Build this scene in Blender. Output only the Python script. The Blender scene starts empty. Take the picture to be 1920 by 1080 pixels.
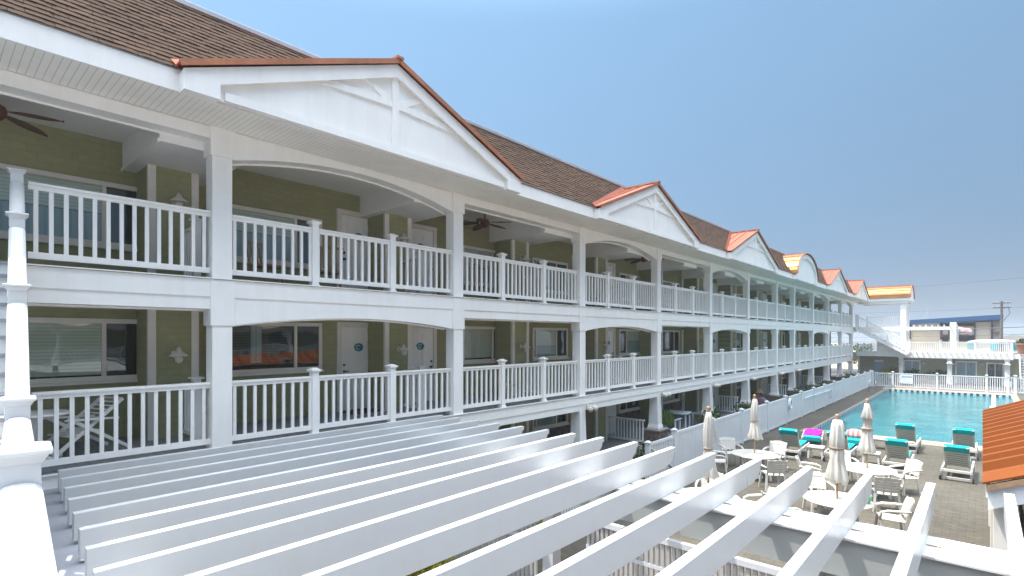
import bpy, math, random
from mathutils import Vector, Matrix
R = math.radians
rnd = random.Random(7)
C = bpy.context.scene.collection
sc = bpy.context.scene

# ------------------------------------------------------------------ camera
TH, FPX, HY, CZ = 0.7271, 991.7, 631.4, 4.3
cam = bpy.data.cameras.new('camera'); camo = bpy.data.objects.new('camera', cam); C.objects.link(camo)
camo.location = (0, 0, CZ); camo.rotation_euler = (R(90), 0, TH)
cam.sensor_width = 36; cam.lens = 36 * FPX / 1920
cam.shift_y = (HY - 540) / 1920
cam.clip_start = 0.05; cam.clip_end = 3000
sc.camera = camo

def ray(px, py):
    s, c = math.sin(TH), math.cos(TH); u = (px - 960) / FPX; v = (HY - py) / FPX
    return Vector((-s + u * c, c + u * s, v))
def atX(px, py, X): r = ray(px, py); return r * (X / r.x) + Vector((0, 0, CZ))
def atY(px, py, Y): r = ray(px, py); return r * (Y / r.y) + Vector((0, 0, CZ))
def atZ(px, py, Z): r = ray(px, py); return r * ((Z - CZ) / r.z) + Vector((0, 0, CZ))

# ------------------------------------------------------------------ materials
def new_mat(name):
    m = bpy.data.materials.new(name); m.use_nodes = True
    nt = m.node_tree; b = nt.nodes['Principled BSDF']
    return m, nt, b
def N(nt, t, **k):
    n = nt.nodes.new(t)
    for a, v in k.items():
        if a in n.inputs: n.inputs[a].default_value = v
        else: setattr(n, a, v)
    return n
def L(nt, a, b): nt.links.new(a, b)
def setp(b, **k):
    for a, v in k.items():
        b.inputs[a.replace('_', ' ')].default_value = v
def c4(c): return (c[0], c[1], c[2], 1)
def coords(nt, order='XYZ', sx=1, sy=1, sz=1):
    """object coordinates with axes reordered, e.g. 'YZX'"""
    tc = N(nt, 'ShaderNodeTexCoord'); sp = N(nt, 'ShaderNodeSeparateXYZ'); cb = N(nt, 'ShaderNodeCombineXYZ')
    L(nt, tc.outputs['Object'], sp.inputs[0])
    for i, (a, s) in enumerate(zip(order, (sx, sy, sz))):
        mu = N(nt, 'ShaderNodeMath', operation='MULTIPLY'); mu.inputs[1].default_value = s
        L(nt, sp.outputs[a], mu.inputs[0]); L(nt, mu.outputs[0], cb.inputs[i])
    return cb.outputs[0]
def ramp(nt, fac, stops):
    r = N(nt, 'ShaderNodeValToRGB'); e = r.color_ramp.elements
    while len(e) < len(stops): e.new(0.5)
    for i, (p, c) in enumerate(stops): e[i].position = p; e[i].color = c4(c)
    L(nt, fac, r.inputs[0]); return r.outputs[0]
def bump(nt, b, h, strength=0.3, dist=0.01):
    bp = N(nt, 'ShaderNodeBump'); bp.inputs['Strength'].default_value = strength; bp.inputs['Distance'].default_value = dist
    L(nt, h, bp.inputs['Height']); L(nt, bp.outputs[0], b.inputs['Normal'])

def paint(name, col, rough=0.4, var=0.06, scale=3.0, metallic=0.0, bumps=0.0, spec=0.5, streak=0.0):
    """plain finish with large soft tone variation and fine grain"""
    m, nt, b = new_mat(name)
    tc = N(nt, 'ShaderNodeTexCoord')
    n1 = N(nt, 'ShaderNodeTexNoise', Scale=scale, Detail=5.0, Roughness=0.6); L(nt, tc.outputs['Object'], n1.inputs['Vector'])
    lo = tuple(max(0, x * (1 - var)) for x in col); hi = tuple(min(1, x * (1 + var)) for x in col)
    colr = ramp(nt, n1.outputs['Fac'], [(0.3, lo), (0.7, hi)])
    if streak:   # rain streaks running down and a little dust
        mp = N(nt, 'ShaderNodeMapping'); mp.inputs['Scale'].default_value = (7, 7, 0.55); L(nt, tc.outputs['Object'], mp.inputs['Vector'])
        ns = N(nt, 'ShaderNodeTexNoise', Scale=1.0, Detail=5.0, Roughness=0.65); L(nt, mp.outputs[0], ns.inputs['Vector'])
        mxs = N(nt, 'ShaderNodeMix', data_type='RGBA', blend_type='MULTIPLY'); mxs.inputs['Factor'].default_value = 1
        k = 1 - streak
        L(nt, colr, mxs.inputs['A']); L(nt, ramp(nt, ns.outputs['Fac'], [(0.32, (k, k * 0.99, k * 0.97)), (0.56, (1, 1, 1))]), mxs.inputs['B']); colr = mxs.outputs['Result']
    L(nt, colr, b.inputs['Base Color'])
    rr = N(nt, 'ShaderNodeMapRange'); rr.inputs['To Min'].default_value = rough * 0.85; rr.inputs['To Max'].default_value = min(1, rough * 1.2)
    L(nt, n1.outputs['Fac'], rr.inputs['Value']); L(nt, rr.outputs[0], b.inputs['Roughness'])
    setp(b, Metallic=metallic, Specular_IOR_Level=spec)
    if bumps:
        n2 = N(nt, 'ShaderNodeTexNoise', Scale=scale * 25, Detail=3.0); L(nt, tc.outputs['Object'], n2.inputs['Vector'])
        bump(nt, b, n2.outputs['Fac'], bumps, 0.004)
    return m

def bricks(name, order, c1, c2, mortar, bw, rh, ms, rough=0.8, off=0.5, bstr=0.5, bdist=0.01, sy=1.0, noise=0.25, nscale=9.0, squash=1.0):
    m, nt, b = new_mat(name)
    v = coords(nt, order, 1, sy, 1)
    br = N(nt, 'ShaderNodeTexBrick'); br.offset = off
    br.inputs['Color1'].default_value = c4(c1); br.inputs['Color2'].default_value = c4(c2); br.inputs['Mortar'].default_value = c4(mortar)
    br.inputs['Scale'].default_value = 1; br.inputs['Mortar Size'].default_value = ms; br.inputs['Mortar Smooth'].default_value = 0.2
    br.inputs['Bias'].default_value = 0.0; br.inputs['Brick Width'].default_value = bw; br.inputs['Row Height'].default_value = rh
    L(nt, v, br.inputs['Vector'])
    nz = N(nt, 'ShaderNodeTexNoise', Scale=nscale, Detail=6.0, Roughness=0.65); L(nt, v, nz.inputs['Vector'])
    n2 = N(nt, 'ShaderNodeTexNoise', Scale=0.35, Detail=3.0); L(nt, v, n2.inputs['Vector'])
    ad = N(nt, 'ShaderNodeMath', operation='ADD'); L(nt, nz.outputs['Fac'], ad.inputs[0]); L(nt, n2.outputs['Fac'], ad.inputs[1])
    mr = N(nt, 'ShaderNodeMapRange'); mr.inputs['From Min'].default_value = 0.6; mr.inputs['From Max'].default_value = 1.4
    mr.inputs['To Min'].default_value = 1 - noise; mr.inputs['To Max'].default_value = 1 + noise; L(nt, ad.outputs[0], mr.inputs['Value'])
    mx = N(nt, 'ShaderNodeMix', data_type='RGBA', blend_type='MULTIPLY'); mx.inputs['Factor'].default_value = 1
    L(nt, br.outputs['Color'], mx.inputs['A']); L(nt, mr.outputs[0], mx.inputs['B']); L(nt, mx.outputs['Result'], b.inputs['Base Color'])
    setp(b, Roughness=rough, Specular_IOR_Level=0.12)
    inv = N(nt, 'ShaderNodeMath', operation='SUBTRACT'); inv.inputs[0].default_value = 1; L(nt, br.outputs['Fac'], inv.inputs[1])
    bump(nt, b, inv.outputs[0], bstr, bdist)
    return m

def lines(name, col, axis, pitch, width=0.06, dark=0.75, rough=0.45, bstr=0.6, var=0.05):
    """boards / siding with joints every `pitch` metres along one object axis"""
    m, nt, b = new_mat(name)
    tc = N(nt, 'ShaderNodeTexCoord'); sp = N(nt, 'ShaderNodeSeparateXYZ'); L(nt, tc.outputs['Object'], sp.inputs[0])
    d = N(nt, 'ShaderNodeMath', operation='DIVIDE'); d.inputs[1].default_value = pitch; L(nt, sp.outputs[axis], d.inputs[0])
    f = N(nt, 'ShaderNodeMath', operation='FRACT'); L(nt, d.outputs[0], f.inputs[0])
    g = N(nt, 'ShaderNodeMath', operation='LESS_THAN'); g.inputs[1].default_value = width; L(nt, f.outputs[0], g.inputs[0])
    nz = N(nt, 'ShaderNodeTexNoise', Scale=2.5, Detail=5.0); L(nt, tc.outputs['Object'], nz.inputs['Vector'])
    base = ramp(nt, nz.outputs['Fac'], [(0.3, tuple(x * (1 - var) for x in col)), (0.7, tuple(min(1, x * (1 + var)) for x in col))])
    mx = N(nt, 'ShaderNodeMix', data_type='RGBA', blend_type='MULTIPLY'); L(nt, g.outputs[0], mx.inputs['Factor'])
    L(nt, base, mx.inputs['A']); mx.inputs['B'].default_value = (dark, dark, dark, 1); L(nt, mx.outputs['Result'], b.inputs['Base Color'])
    setp(b, Roughness=rough)
    inv = N(nt, 'ShaderNodeMath', operation='SUBTRACT'); inv.inputs[0].default_value = 1; L(nt, g.outputs[0], inv.inputs[1])
    bump(nt, b, inv.outputs[0], bstr, 0.006)
    return m

def voron(name, cols, scale, rough=0.85, edge=0.06, bstr=0.6):
    m, nt, b = new_mat(name)
    tc = N(nt, 'ShaderNodeTexCoord')
    v1 = N(nt, 'ShaderNodeTexVoronoi', Scale=scale); v2 = N(nt, 'ShaderNodeTexVoronoi', Scale=scale, feature='DISTANCE_TO_EDGE')
    L(nt, tc.outputs['Object'], v1.inputs['Vector']); L(nt, tc.outputs['Object'], v2.inputs['Vector'])
    sp = N(nt, 'ShaderNodeSeparateColor'); L(nt, v1.outputs['Color'], sp.inputs[0])
    base = ramp(nt, sp.outputs[0], [(i / (len(cols) - 1), c) for i, c in enumerate(cols)])
    lt = N(nt, 'ShaderNodeMath', operation='LESS_THAN'); lt.inputs[1].default_value = edge; L(nt, v2.outputs['Distance'], lt.inputs[0])
    mx = N(nt, 'ShaderNodeMix', data_type='RGBA'); L(nt, lt.outputs[0], mx.inputs['Factor']); L(nt, base, mx.inputs['A'])
    mx.inputs['B'].default_value = (0.16, 0.14, 0.12, 1); L(nt, mx.outputs['Result'], b.inputs['Base Color'])
    setp(b, Roughness=rough); bump(nt, b, v2.outputs['Distance'], bstr, 0.02)
    return m

M = {}
M['white'] = paint('white_vinyl', (0.90, 0.875, 0.835), 0.38, 0.03, 1.5, streak=0.03)
M['white_gloss'] = paint('white_gloss_vinyl', (0.61, 0.607, 0.60), 0.30, 0.012, 0.5, streak=0.015, spec=0.4)
M['fence_white'] = paint('fence_vinyl', (0.66, 0.665, 0.67), 0.4, 0.03, 1.5, streak=0.05)
M['resin'] = paint('white_resin', (0.57, 0.535, 0.48), 0.42, 0.04, 6)
M['cream'] = paint('cream_trim', (0.76, 0.71, 0.63), 0.5, 0.05, 4)
M['ceiling'] = paint('ceiling_paint', (0.88, 0.86, 0.825), 0.7, 0.03, 2)
M['soffit'] = lines('soffit_boards', (0.90, 0.855, 0.78), 'Y', 0.085, 0.09, 0.60, 0.6)
M['khaki'] = bricks('khaki_shingle', 'YZX', (0.335, 0.325, 0.178), (0.360, 0.347, 0.192), (0.285, 0.275, 0.15), 0.34, 0.128, 0.004, 0.75, 0.43, 0.4, 0.008, noise=0.12)
M['khaki_x'] = bricks('khaki_shingle_side', 'XZY', (0.335, 0.325, 0.178), (0.360, 0.347, 0.192), (0.285, 0.275, 0.15), 0.34, 0.128, 0.004, 0.75, 0.43, 0.4, 0.008, noise=0.12)
M['siding'] = lines('khaki_lap_siding', (0.42, 0.405, 0.26), 'Z', 0.16, 0.08, 0.75, 0.6)
M['shingle'] = bricks('roof_shingle', 'YZX', (0.105, 0.065, 0.043), (0.075, 0.047, 0.033), (0.038, 0.025, 0.019), 0.42, 0.09788, 0.007, 0.95, 0.37, 0.7, 0.015, sy=1.2195, noise=0.30, nscale=14)
M['copper'] = paint('copper_sheet', (0.33, 0.078, 0.026), 0.46, 0.14, 1.6, 0.5)
M['copper_bright'] = paint('bright_copper_sheet', (0.60, 0.25, 0.075), 0.30, 0.12, 1.6, 0.7)
M['copper_edge'] = paint('copper_edge', (0.43, 0.165, 0.080), 0.5, 0.2, 4, 0.4)
M['orange'] = paint('orange_roof_metal', (0.185, 0.050, 0.008), 0.55, 0.08, 1.3, 0.0, spec=0.15)
M['grey_trim'] = paint('grey_ridge_metal', (0.50, 0.51, 0.53), 0.4, 0.08, 3, 0.3)
M['deck'] = lines('grey_deck_boards', (0.24, 0.25, 0.27), 'Y', 0.14, 0.06, 0.5, 0.6)
M['terrace'] = paint('grey_terrace_coating', (0.30, 0.31, 0.34), 0.7, 0.14, 1.4, bumps=0.3)
M['plaque'] = paint('teal_plaque', (0.03, 0.20, 0.24), 0.4, 0.2, 30)
M['dark'] = paint('dark_metal', (0.03, 0.03, 0.03), 0.4, 0.1, 5)
M['steel'] = paint('steel', (0.55, 0.56, 0.58), 0.25, 0.05, 5, 1.0)
M['fanwood'] = paint('fan_blade_wood', (0.115, 0.035, 0.018), 0.45, 0.35, 12)
M['lampw'] = paint('cream_lamp_metal', (0.72, 0.67, 0.58), 0.35, 0.05, 9)
M['wood'] = paint('umbrella_wood', (0.33, 0.21, 0.12), 0.55, 0.25, 14)
M['canvas'] = paint('umbrella_canvas', (0.55, 0.52, 0.47), 0.9, 0.07, 7, bumps=0.25, spec=0.1)
M['teal'] = paint('turquoise_cushion', (0.01, 0.36, 0.38), 0.75, 0.08, 8, bumps=0.3, spec=0.15)
M['teal_pale'] = paint('pale_turquoise_sling', (0.03, 0.50, 0.56), 0.7, 0.06, 8)  # paler turquoise for the far deck chairs
M['magenta'] = paint('magenta_towel', (0.55, 0.02, 0.33), 0.95, 0.25, 10, bumps=0.5, spec=0.1)
M['green_plastic'] = paint('green_plastic', (0.01, 0.38, 0.17), 0.3, 0.05, 4)
M['lime'] = paint('lime_plastic', (0.22, 0.36, 0.04), 0.5, 0.08, 4)
M['blue_roof'] = paint('blue_metal_roof', (0.022, 0.085, 0.20), 0.45, 0.1, 0.6)
M['beige'] = paint('beige_stucco', (0.70, 0.58, 0.43), 0.85, 0.06, 0.8)
M['plum'] = paint('dark_plum_trim', (0.075, 0.045, 0.06), 0.6, 0.1, 3)
M['polew'] = paint('grey_pole_wood', (0.14, 0.115, 0.095), 0.85, 0.25, 5)
M['terracotta'] = paint('terracotta', (0.40, 0.15, 0.08), 0.8, 0.12, 6)
M['soil'] = paint('mulch', (0.055, 0.035, 0.024), 1.0, 0.4, 6, bumps=0.8, spec=0.05)
M['concrete'] = paint('patio_concrete', (0.26, 0.255, 0.25), 0.85, 0.18, 1.2, bumps=0.3)
M['coping'] = bricks('pool_coping', 'XYZ', (0.32, 0.26, 0.205), (0.27, 0.21, 0.17), (0.20, 0.165, 0.135), 0.62, 0.62, 0.012, 0.8, 0.0, 0.3, noise=0.12)
M['paver'] = bricks('paver', 'XYZ', (0.112, 0.099, 0.077), (0.092, 0.083, 0.067), (0.074, 0.067, 0.055), 0.27, 0.14, 0.008, 0.9, 0.5, 0.5, 0.008, noise=0.28, nscale=5)
M['asphalt'] = paint('asphalt', (0.075, 0.073, 0.070), 0.95, 0.2, 0.4)
M['stone'] = voron('stone_veneer', [(0.10, 0.06, 0.045), (0.17, 0.11, 0.08), (0.23, 0.18, 0.14), (0.12, 0.085, 0.07)], 5.5)
M['stone_cap'] = paint('stone_cap', (0.24, 0.21, 0.19), 0.9, 0.15, 3, bumps=0.4)
M['sand'] = paint('dune_sand', (0.42, 0.33, 0.20), 0.95, 0.15, 0.5)
M['far'] = paint('far_house', (0.42, 0.36, 0.32), 0.9, 0.2, 0.2)
M['blueband'] = paint('pale_blue_panel', (0.40, 0.47, 0.58), 0.5, 0.05, 5)
M['signw'] = paint('sign_white', (0.72, 0.76, 0.80), 0.5, 0.03, 5)
M['signb'] = paint('sign_blue_print', (0.16, 0.32, 0.52), 0.5, 0.1, 9)
M['signg'] = paint('sign_grey_print', (0.50, 0.53, 0.58), 0.5, 0.1, 9)
M['skin'] = paint('skin', (0.48, 0.27, 0.18), 0.5, 0.08, 9)
M['hat'] = paint('straw_hat', (0.20, 0.105, 0.055), 0.9, 0.2, 30, bumps=0.5)
M['shirt'] = paint('mauve_shirt', (0.24, 0.13, 0.15), 0.9, 0.15, 8)
M['trousers'] = paint('dark_trousers', (0.05, 0.05, 0.07), 0.9, 0.15, 8)
M['hair'] = paint('brown_hair', (0.05, 0.03, 0.02), 0.7, 0.3, 20)
M['mat'] = paint('red_brown_doormat', (0.10, 0.035, 0.03), 0.95, 0.3, 25)

def stripes_mat(name, c1, c2, axis, pitch, frac=0.5, rough=0.8):
    m, nt, b = new_mat(name)
    tc = N(nt, 'ShaderNodeTexCoord'); sp = N(nt, 'ShaderNodeSeparateXYZ'); L(nt, tc.outputs['Object'], sp.inputs[0])
    d = N(nt, 'ShaderNodeMath', operation='DIVIDE'); d.inputs[1].default_value = pitch; L(nt, sp.outputs[axis], d.inputs[0])
    f = N(nt, 'ShaderNodeMath', operation='FRACT'); L(nt, d.outputs[0], f.inputs[0])
    g = N(nt, 'ShaderNodeMath', operation='LESS_THAN'); g.inputs[1].default_value = frac; L(nt, f.outputs[0], g.inputs[0])
    mx = N(nt, 'ShaderNodeMix', data_type='RGBA'); L(nt, g.outputs[0], mx.inputs['Factor'])
    mx.inputs['A'].default_value = c4(c1); mx.inputs['B'].default_value = c4(c2); L(nt, mx.outputs['Result'], b.inputs['Base Color'])
    setp(b, Roughness=rough); return m
M['pinkstripe'] = stripes_mat('pink_striped_cloth', (0.75, 0.16, 0.20), (0.80, 0.42, 0.30), 'X', 0.16)
M['flag'] = stripes_mat('red_white_stripes', (0.70, 0.68, 0.66), (0.50, 0.05, 0.06), 'Z', 0.14)
M['blind'] = stripes_mat('window_blind', (0.72, 0.75, 0.66), (0.58, 0.61, 0.53), 'Z', 0.06, 0.35)
M['blind_dark'] = stripes_mat('dark_shutter', (0.06, 0.06, 0.055), (0.025, 0.026, 0.026), 'Z', 0.06, 0.4)
M['curtain'] = stripes_mat('pale_curtain', (0.46, 0.53, 0.53), (0.38, 0.45, 0.46), 'Y', 0.11, 0.4)
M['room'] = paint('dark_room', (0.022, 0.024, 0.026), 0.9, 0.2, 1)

def glass_mat():
    m, nt, b = new_mat('window_glass')
    out = nt.nodes['Material Output']; nt.nodes.remove(b)
    tr = N(nt, 'ShaderNodeBsdfTransparent'); tr.inputs['Color'].default_value = (0.86, 0.90, 0.88, 1)
    gl = N(nt, 'ShaderNodeBsdfGlossy'); gl.inputs['Roughness'].default_value = 0.02; gl.inputs['Color'].default_value = (0.95, 1, 1, 1)
    tc = N(nt, 'ShaderNodeTexCoord'); nz = N(nt, 'ShaderNodeTexNoise', Scale=1.3, Detail=1.0); L(nt, tc.outputs['Object'], nz.inputs['Vector'])
    bp = N(nt, 'ShaderNodeBump'); bp.inputs['Strength'].default_value = 0.12; bp.inputs['Distance'].default_value = 0.05
    L(nt, nz.outputs['Fac'], bp.inputs['Height']); L(nt, bp.outputs[0], gl.inputs['Normal'])
    fr = N(nt, 'ShaderNodeFresnel'); fr.inputs['IOR'].default_value = 1.6
    ad = N(nt, 'ShaderNodeMath', operation='ADD'); ad.inputs[1].default_value = 0.05; ad.use_clamp = True; L(nt, fr.outputs[0], ad.inputs[0])
    mx = N(nt, 'ShaderNodeMixShader'); L(nt, ad.outputs[0], mx.inputs[0]); L(nt, tr.outputs[0], mx.inputs[1]); L(nt, gl.outputs[0], mx.inputs[2])
    L(nt, mx.outputs[0], out.inputs['Surface']); return m
M['glass'] = glass_mat()

def water_mat():
    m, nt, b = new_mat('pool_water')
    tc = N(nt, 'ShaderNodeTexCoord')
    n1 = N(nt, 'ShaderNodeTexNoise', Scale=0.45, Detail=3.0); L(nt, tc.outputs['Object'], n1.inputs['Vector'])
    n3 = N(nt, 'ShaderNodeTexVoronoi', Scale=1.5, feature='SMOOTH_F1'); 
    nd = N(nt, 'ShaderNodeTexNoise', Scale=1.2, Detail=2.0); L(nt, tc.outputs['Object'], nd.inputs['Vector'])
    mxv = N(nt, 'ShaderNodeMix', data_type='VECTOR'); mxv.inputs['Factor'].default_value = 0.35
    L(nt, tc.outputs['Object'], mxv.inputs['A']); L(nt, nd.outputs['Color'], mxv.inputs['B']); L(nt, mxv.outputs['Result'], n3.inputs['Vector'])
    ca = ramp(nt, n3.outputs['Distance'], [(0.0, (0.0, 0.0, 0.0)), (0.55, (0.25, 0.25, 0.25)), (0.9, (1, 1, 1))])  # caustic light pattern painted into the water colour
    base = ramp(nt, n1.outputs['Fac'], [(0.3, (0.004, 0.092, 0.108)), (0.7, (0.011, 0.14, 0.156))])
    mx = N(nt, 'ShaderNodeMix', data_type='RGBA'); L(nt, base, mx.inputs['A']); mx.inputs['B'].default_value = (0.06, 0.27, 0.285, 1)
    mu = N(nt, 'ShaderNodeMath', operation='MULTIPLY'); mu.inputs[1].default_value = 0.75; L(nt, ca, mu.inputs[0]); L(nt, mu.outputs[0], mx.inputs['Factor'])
    L(nt, mx.outputs['Result'], b.inputs['Base Color']); setp(b, Roughness=0.08, Specular_IOR_Level=0.22, IOR=1.33)
    n2 = N(nt, 'ShaderNodeTexNoise', Scale=2.6, Detail=3.0, Roughness=0.55); L(nt, tc.outputs['Object'], n2.inputs['Vector'])
    bump(nt, b, n2.outputs['Fac'], 0.42, 0.08)
    return m
M['water'] = water_mat()

def leaf_mat(name, a, b_):
    m, nt, b = new_mat(name)
    oi = N(nt, 'ShaderNodeNewGeometry')
    L(nt, ramp(nt, oi.outputs['Random Per Island'], [(0.0, a), (1.0, b_)]), b.inputs['Base Color'])
    setp(b, Roughness=0.6, Specular_IOR_Level=0.3); return m
M['leaf'] = leaf_mat('green_leaf', (0.02, 0.055, 0.012), (0.075, 0.13, 0.025))
M['leaf_y'] = leaf_mat('yellow_green_leaf', (0.16, 0.17, 0.010), (0.40, 0.36, 0.02))
M['grassm'] = leaf_mat('lawn_blade', (0.035, 0.07, 0.012), (0.10, 0.13, 0.03))

# ------------------------------------------------------------------ mesh builder
class MB:
    def __init__(s): s.v = []; s.f = []
    def add(s, vs, fs):
        o = len(s.v); s.v += [tuple(p) for p in vs]; s.f += [tuple(i + o for i in f) for f in fs]
    def box(s, x0, y0, z0, x1, y1, z1):
        x0, x1 = min(x0, x1), max(x0, x1); y0, y1 = min(y0, y1), max(y0, y1); z0, z1 = min(z0, z1), max(z0, z1)
        s.add([(x0, y0, z0), (x1, y0, z0), (x1, y1, z0), (x0, y1, z0), (x0, y0, z1), (x1, y0, z1), (x1, y1, z1), (x0, y1, z1)],
              [(0, 3, 2, 1), (4, 5, 6, 7), (0, 1, 5, 4), (1, 2, 6, 5), (2, 3, 7, 6), (3, 0, 4, 7)]); return s
    def frustum(s, cx, cy, z0, z1, hx0, hy0, hx1, hy1):
        s.add([(cx - hx0, cy - hy0, z0), (cx + hx0, cy - hy0, z0), (cx + hx0, cy + hy0, z0), (cx - hx0, cy + hy0, z0),
               (cx - hx1, cy - hy1, z1), (cx + hx1, cy - hy1, z1), (cx + hx1, cy + hy1, z1), (cx - hx1, cy + hy1, z1)],
              [(0, 3, 2, 1), (4, 5, 6, 7), (0, 1, 5, 4), (1, 2, 6, 5), (2, 3, 7, 6), (3, 0, 4, 7)]); return s
    def bar(s, p, q, w, h, up=(0, 0, 1)):
        """rectangular bar from p to q, w across, h along `up`"""
        p, q = Vector(p), Vector(q); d = (q - p).normalized(); u = Vector(up)
        r = d.cross(u)
        if r.length < 1e-5: r = d.cross(Vector((1, 0, 0)))
        r.normalize(); u = r.cross(d).normalized(); r *= w / 2; u *= h / 2
        s.add([p - r - u, p + r - u, p + r + u, p - r + u, q - r - u, q + r - u, q + r + u, q - r + u],
              [(0, 1, 2, 3), (7, 6, 5, 4), (0, 4, 5, 1), (1, 5, 6, 2), (2, 6, 7, 3), (3, 7, 4, 0)]); return s
    def prism(s, pts, ext):
        """closed planar polygon extruded by vector ext"""
        n = len(pts); e = Vector(ext); a = [Vector(p) for p in pts]
        s.add(a + [p + e for p in a], [tuple(range(n - 1, -1, -1)), tuple(range(n, 2 * n))] + [(i, (i + 1) % n, n + (i + 1) % n, n + i) for i in range(n)]); return s
    def strip(s, A, B, ext):
        """solid between polylines A and B (same length), extruded by ext"""
        n = len(A); e = Vector(ext); A = [Vector(p) for p in A]; B = [Vector(p) for p in B]
        vs = A + B + [p + e for p in A] + [p + e for p in B]; fs = []
        for i in range(n - 1):
            fs += [(i, i + 1, n + i + 1, n + i), (2 * n + i + 1, 2 * n + i, 3 * n + i, 3 * n + i + 1),
                   (i + 1, i, 2 * n + i, 2 * n + i + 1), (n + i, n + i + 1, 3 * n + i + 1, 3 * n + i)]
        fs += [(0, n, 3 * n, 2 * n), (n - 1, 3 * n - 1, 4 * n - 1, 2 * n - 1)]
        s.add(vs, fs); return s
    def tube(s, pts, r, n=8, caps=True):
        pts = [Vector(p) for p in pts]; rs = r if isinstance(r, (list, tuple)) else [r] * len(pts); vs = []; fs = []; prev = None
        for i, p in enumerate(pts):
            d = (pts[min(i + 1, len(pts) - 1)] - pts[max(i - 1, 0)]).normalized()
            a = d.cross(Vector((0, 0, 1))) if abs(d.z) < 0.95 else d.cross(Vector((1, 0, 0)))
            if prev is not None:
                a = prev - d * prev.dot(d)
            a.normalize(); prev = a; b = d.cross(a)
            for k in range(n):
                t = 2 * math.pi * k / n; vs.append(p + (a * math.cos(t) + b * math.sin(t)) * rs[i])
        for i in range(len(pts) - 1):
            for k in range(n): fs.append((i * n + k, i * n + (k + 1) % n, (i + 1) * n + (k + 1) % n, (i + 1) * n + k))
        if caps: fs += [tuple(range(n - 1, -1, -1)), tuple(range((len(pts) - 1) * n, len(pts) * n))]
        s.add(vs, fs); return s
    def lathe(s, prof, cx=0, cy=0, n=16, fold=0, famp=0.0, rot=0.0):
        """prof: (radius, z[, fold amount]); fold = number of pleats"""
        vs = []; fs = []
        for q in prof:
            r, z = q[0], q[1]; a = famp * (q[2] if len(q) > 2 else 1)
            for k in range(n):
                t = 2 * math.pi * k / n + rot; rr = r * (1 + a * math.cos(fold * t)) if fold else r
                vs.append((cx + rr * math.cos(t), cy + rr * math.sin(t), z))
        m = len(prof)
        for i in range(m - 1):
            for k in range(n): fs.append((i * n + k, i * n + (k + 1) % n, (i + 1) * n + (k + 1) % n, (i + 1) * n + k))
        fs += [tuple(range(n - 1, -1, -1)), tuple(range((m - 1) * n, m * n))]
        s.add(vs, fs); return s
    def leaves(s, c, rad, n, size, r=rnd, flat=1.0):
        for _ in range(n):
            while True:
                p = Vector((r.uniform(-1, 1), r.uniform(-1, 1), r.uniform(-1, 1)))
                if 0.25 < p.length < 1: break
            q = Vector(c) + Vector((p.x * rad[0], p.y * rad[1], p.z * rad[2]))
            a = Vector((r.gauss(0, 1), r.gauss(0, 1), r.gauss(0, 1) * flat)).normalized(); b = a.orthogonal().normalized()
            b = Matrix.Rotation(r.uniform(0, 6.28), 3, a) @ b; w = size * r.uniform(0.6, 1.3)
            cc = a.cross(b); s.add([q - b * w, q + cc * w * 0.45, q + b * w, q - cc * w * 0.45], [(0, 1, 2, 3)])
        return s
    def build(s, name, mat, parent=None, smooth=False, bevel=0, local=None):
        me = bpy.data.meshes.new(name); me.from_pydata(s.v, [], s.f); me.update()
        me.materials.append(M[mat] if isinstance(mat, str) else mat)
        if smooth:
            for p in me.polygons: p.use_smooth = True
        o = bpy.data.objects.new(name, me); C.objects.link(o)
        if parent is not None: o.parent = parent
        if bevel:
            b = o.modifiers.new('edge', 'BEVEL'); b.width = bevel; b.segments = 2; b.limit_method = 'ANGLE'; b.angle_limit = R(40)
        return o

def tag(o, label=None, cat=None, group=None, kind=None):
    if label: o['label'] = label
    if cat: o['category'] = cat
    if group: o['group'] = group
    if kind: o['kind'] = kind
    return o
def thing(name, label, cat, loc=(0, 0, 0), rz=0.0, group=None):
    o = bpy.data.objects.new(name, None); C.objects.link(o); o.location = loc; o.rotation_euler = (0, 0, rz); o.empty_display_size = 0.2
    return tag(o, label, cat, group)
def copy_tree(o, parent=None):
    c = o.copy(); C.objects.link(c)
    if parent is not None: c.parent = parent
    for ch in list(o.children): copy_tree(ch, c)
    return c
def place(proto, first, loc, rz, label, group=None):
    o = proto if first else copy_tree(proto)
    o.location = loc; o.rotation_euler = (0, 0, rz); tag(o, label, None, group); return o

# ================================================================== SETTING
PX0, PX1, PY0, PY1 = -5.92, 1.55, 27.75, 53.2      # pool basin
g = MB()
for (x0, y0, x1, y1) in ((-600, -300, 600, PY0 - .1), (-600, PY1 + .1, 600, 900), (-600, PY0 - .1, PX0 - .1, PY1 + .1), (PX1 + .1, PY0 - .1, 600, PY1 + .1)):
    g.add([(x0, y0, -0.03), (x1, y0, -0.03), (x1, y1, -0.03), (x0, y1, -0.03)], [(0, 1, 2, 3)])
tag(g.build('ground', 'asphalt'), kind='structure')
g = MB()
for (x0, y0, x1, y1) in ((-7.3, -6, 14, PY0 - 1.1), (-7.3, PY0 - 1.1, PX0 - 0.35, 55.2), (PX0 - 0.35, PY0, PX0 - 0.10, PY1), (PX1 + 0.35, PY0 - 1.1, 14, 55.2)):
    g.add([(x0, y0, 0), (x1, y0, 0), (x1, y1, 0), (x0, y1, 0)], [(0, 1, 2, 3)])
tag(g.build('pool_deck', 'paver'), kind='structure')
g = MB()
g.box(PX0 - 0.35, PY0 - 1.1, -0.2, PX1 + 0.35, PY0, 0.012)
g.box(PX0 - 0.35, PY1, -0.2, PX1 + 0.35, 55.2, 0.012); g.box(PX0 - 0.10, PY0, -0.2, PX0, PY1, 0.012); g.box(PX1, PY0, -0.2, PX1 + 0.35, PY1, 0.012)
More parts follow.
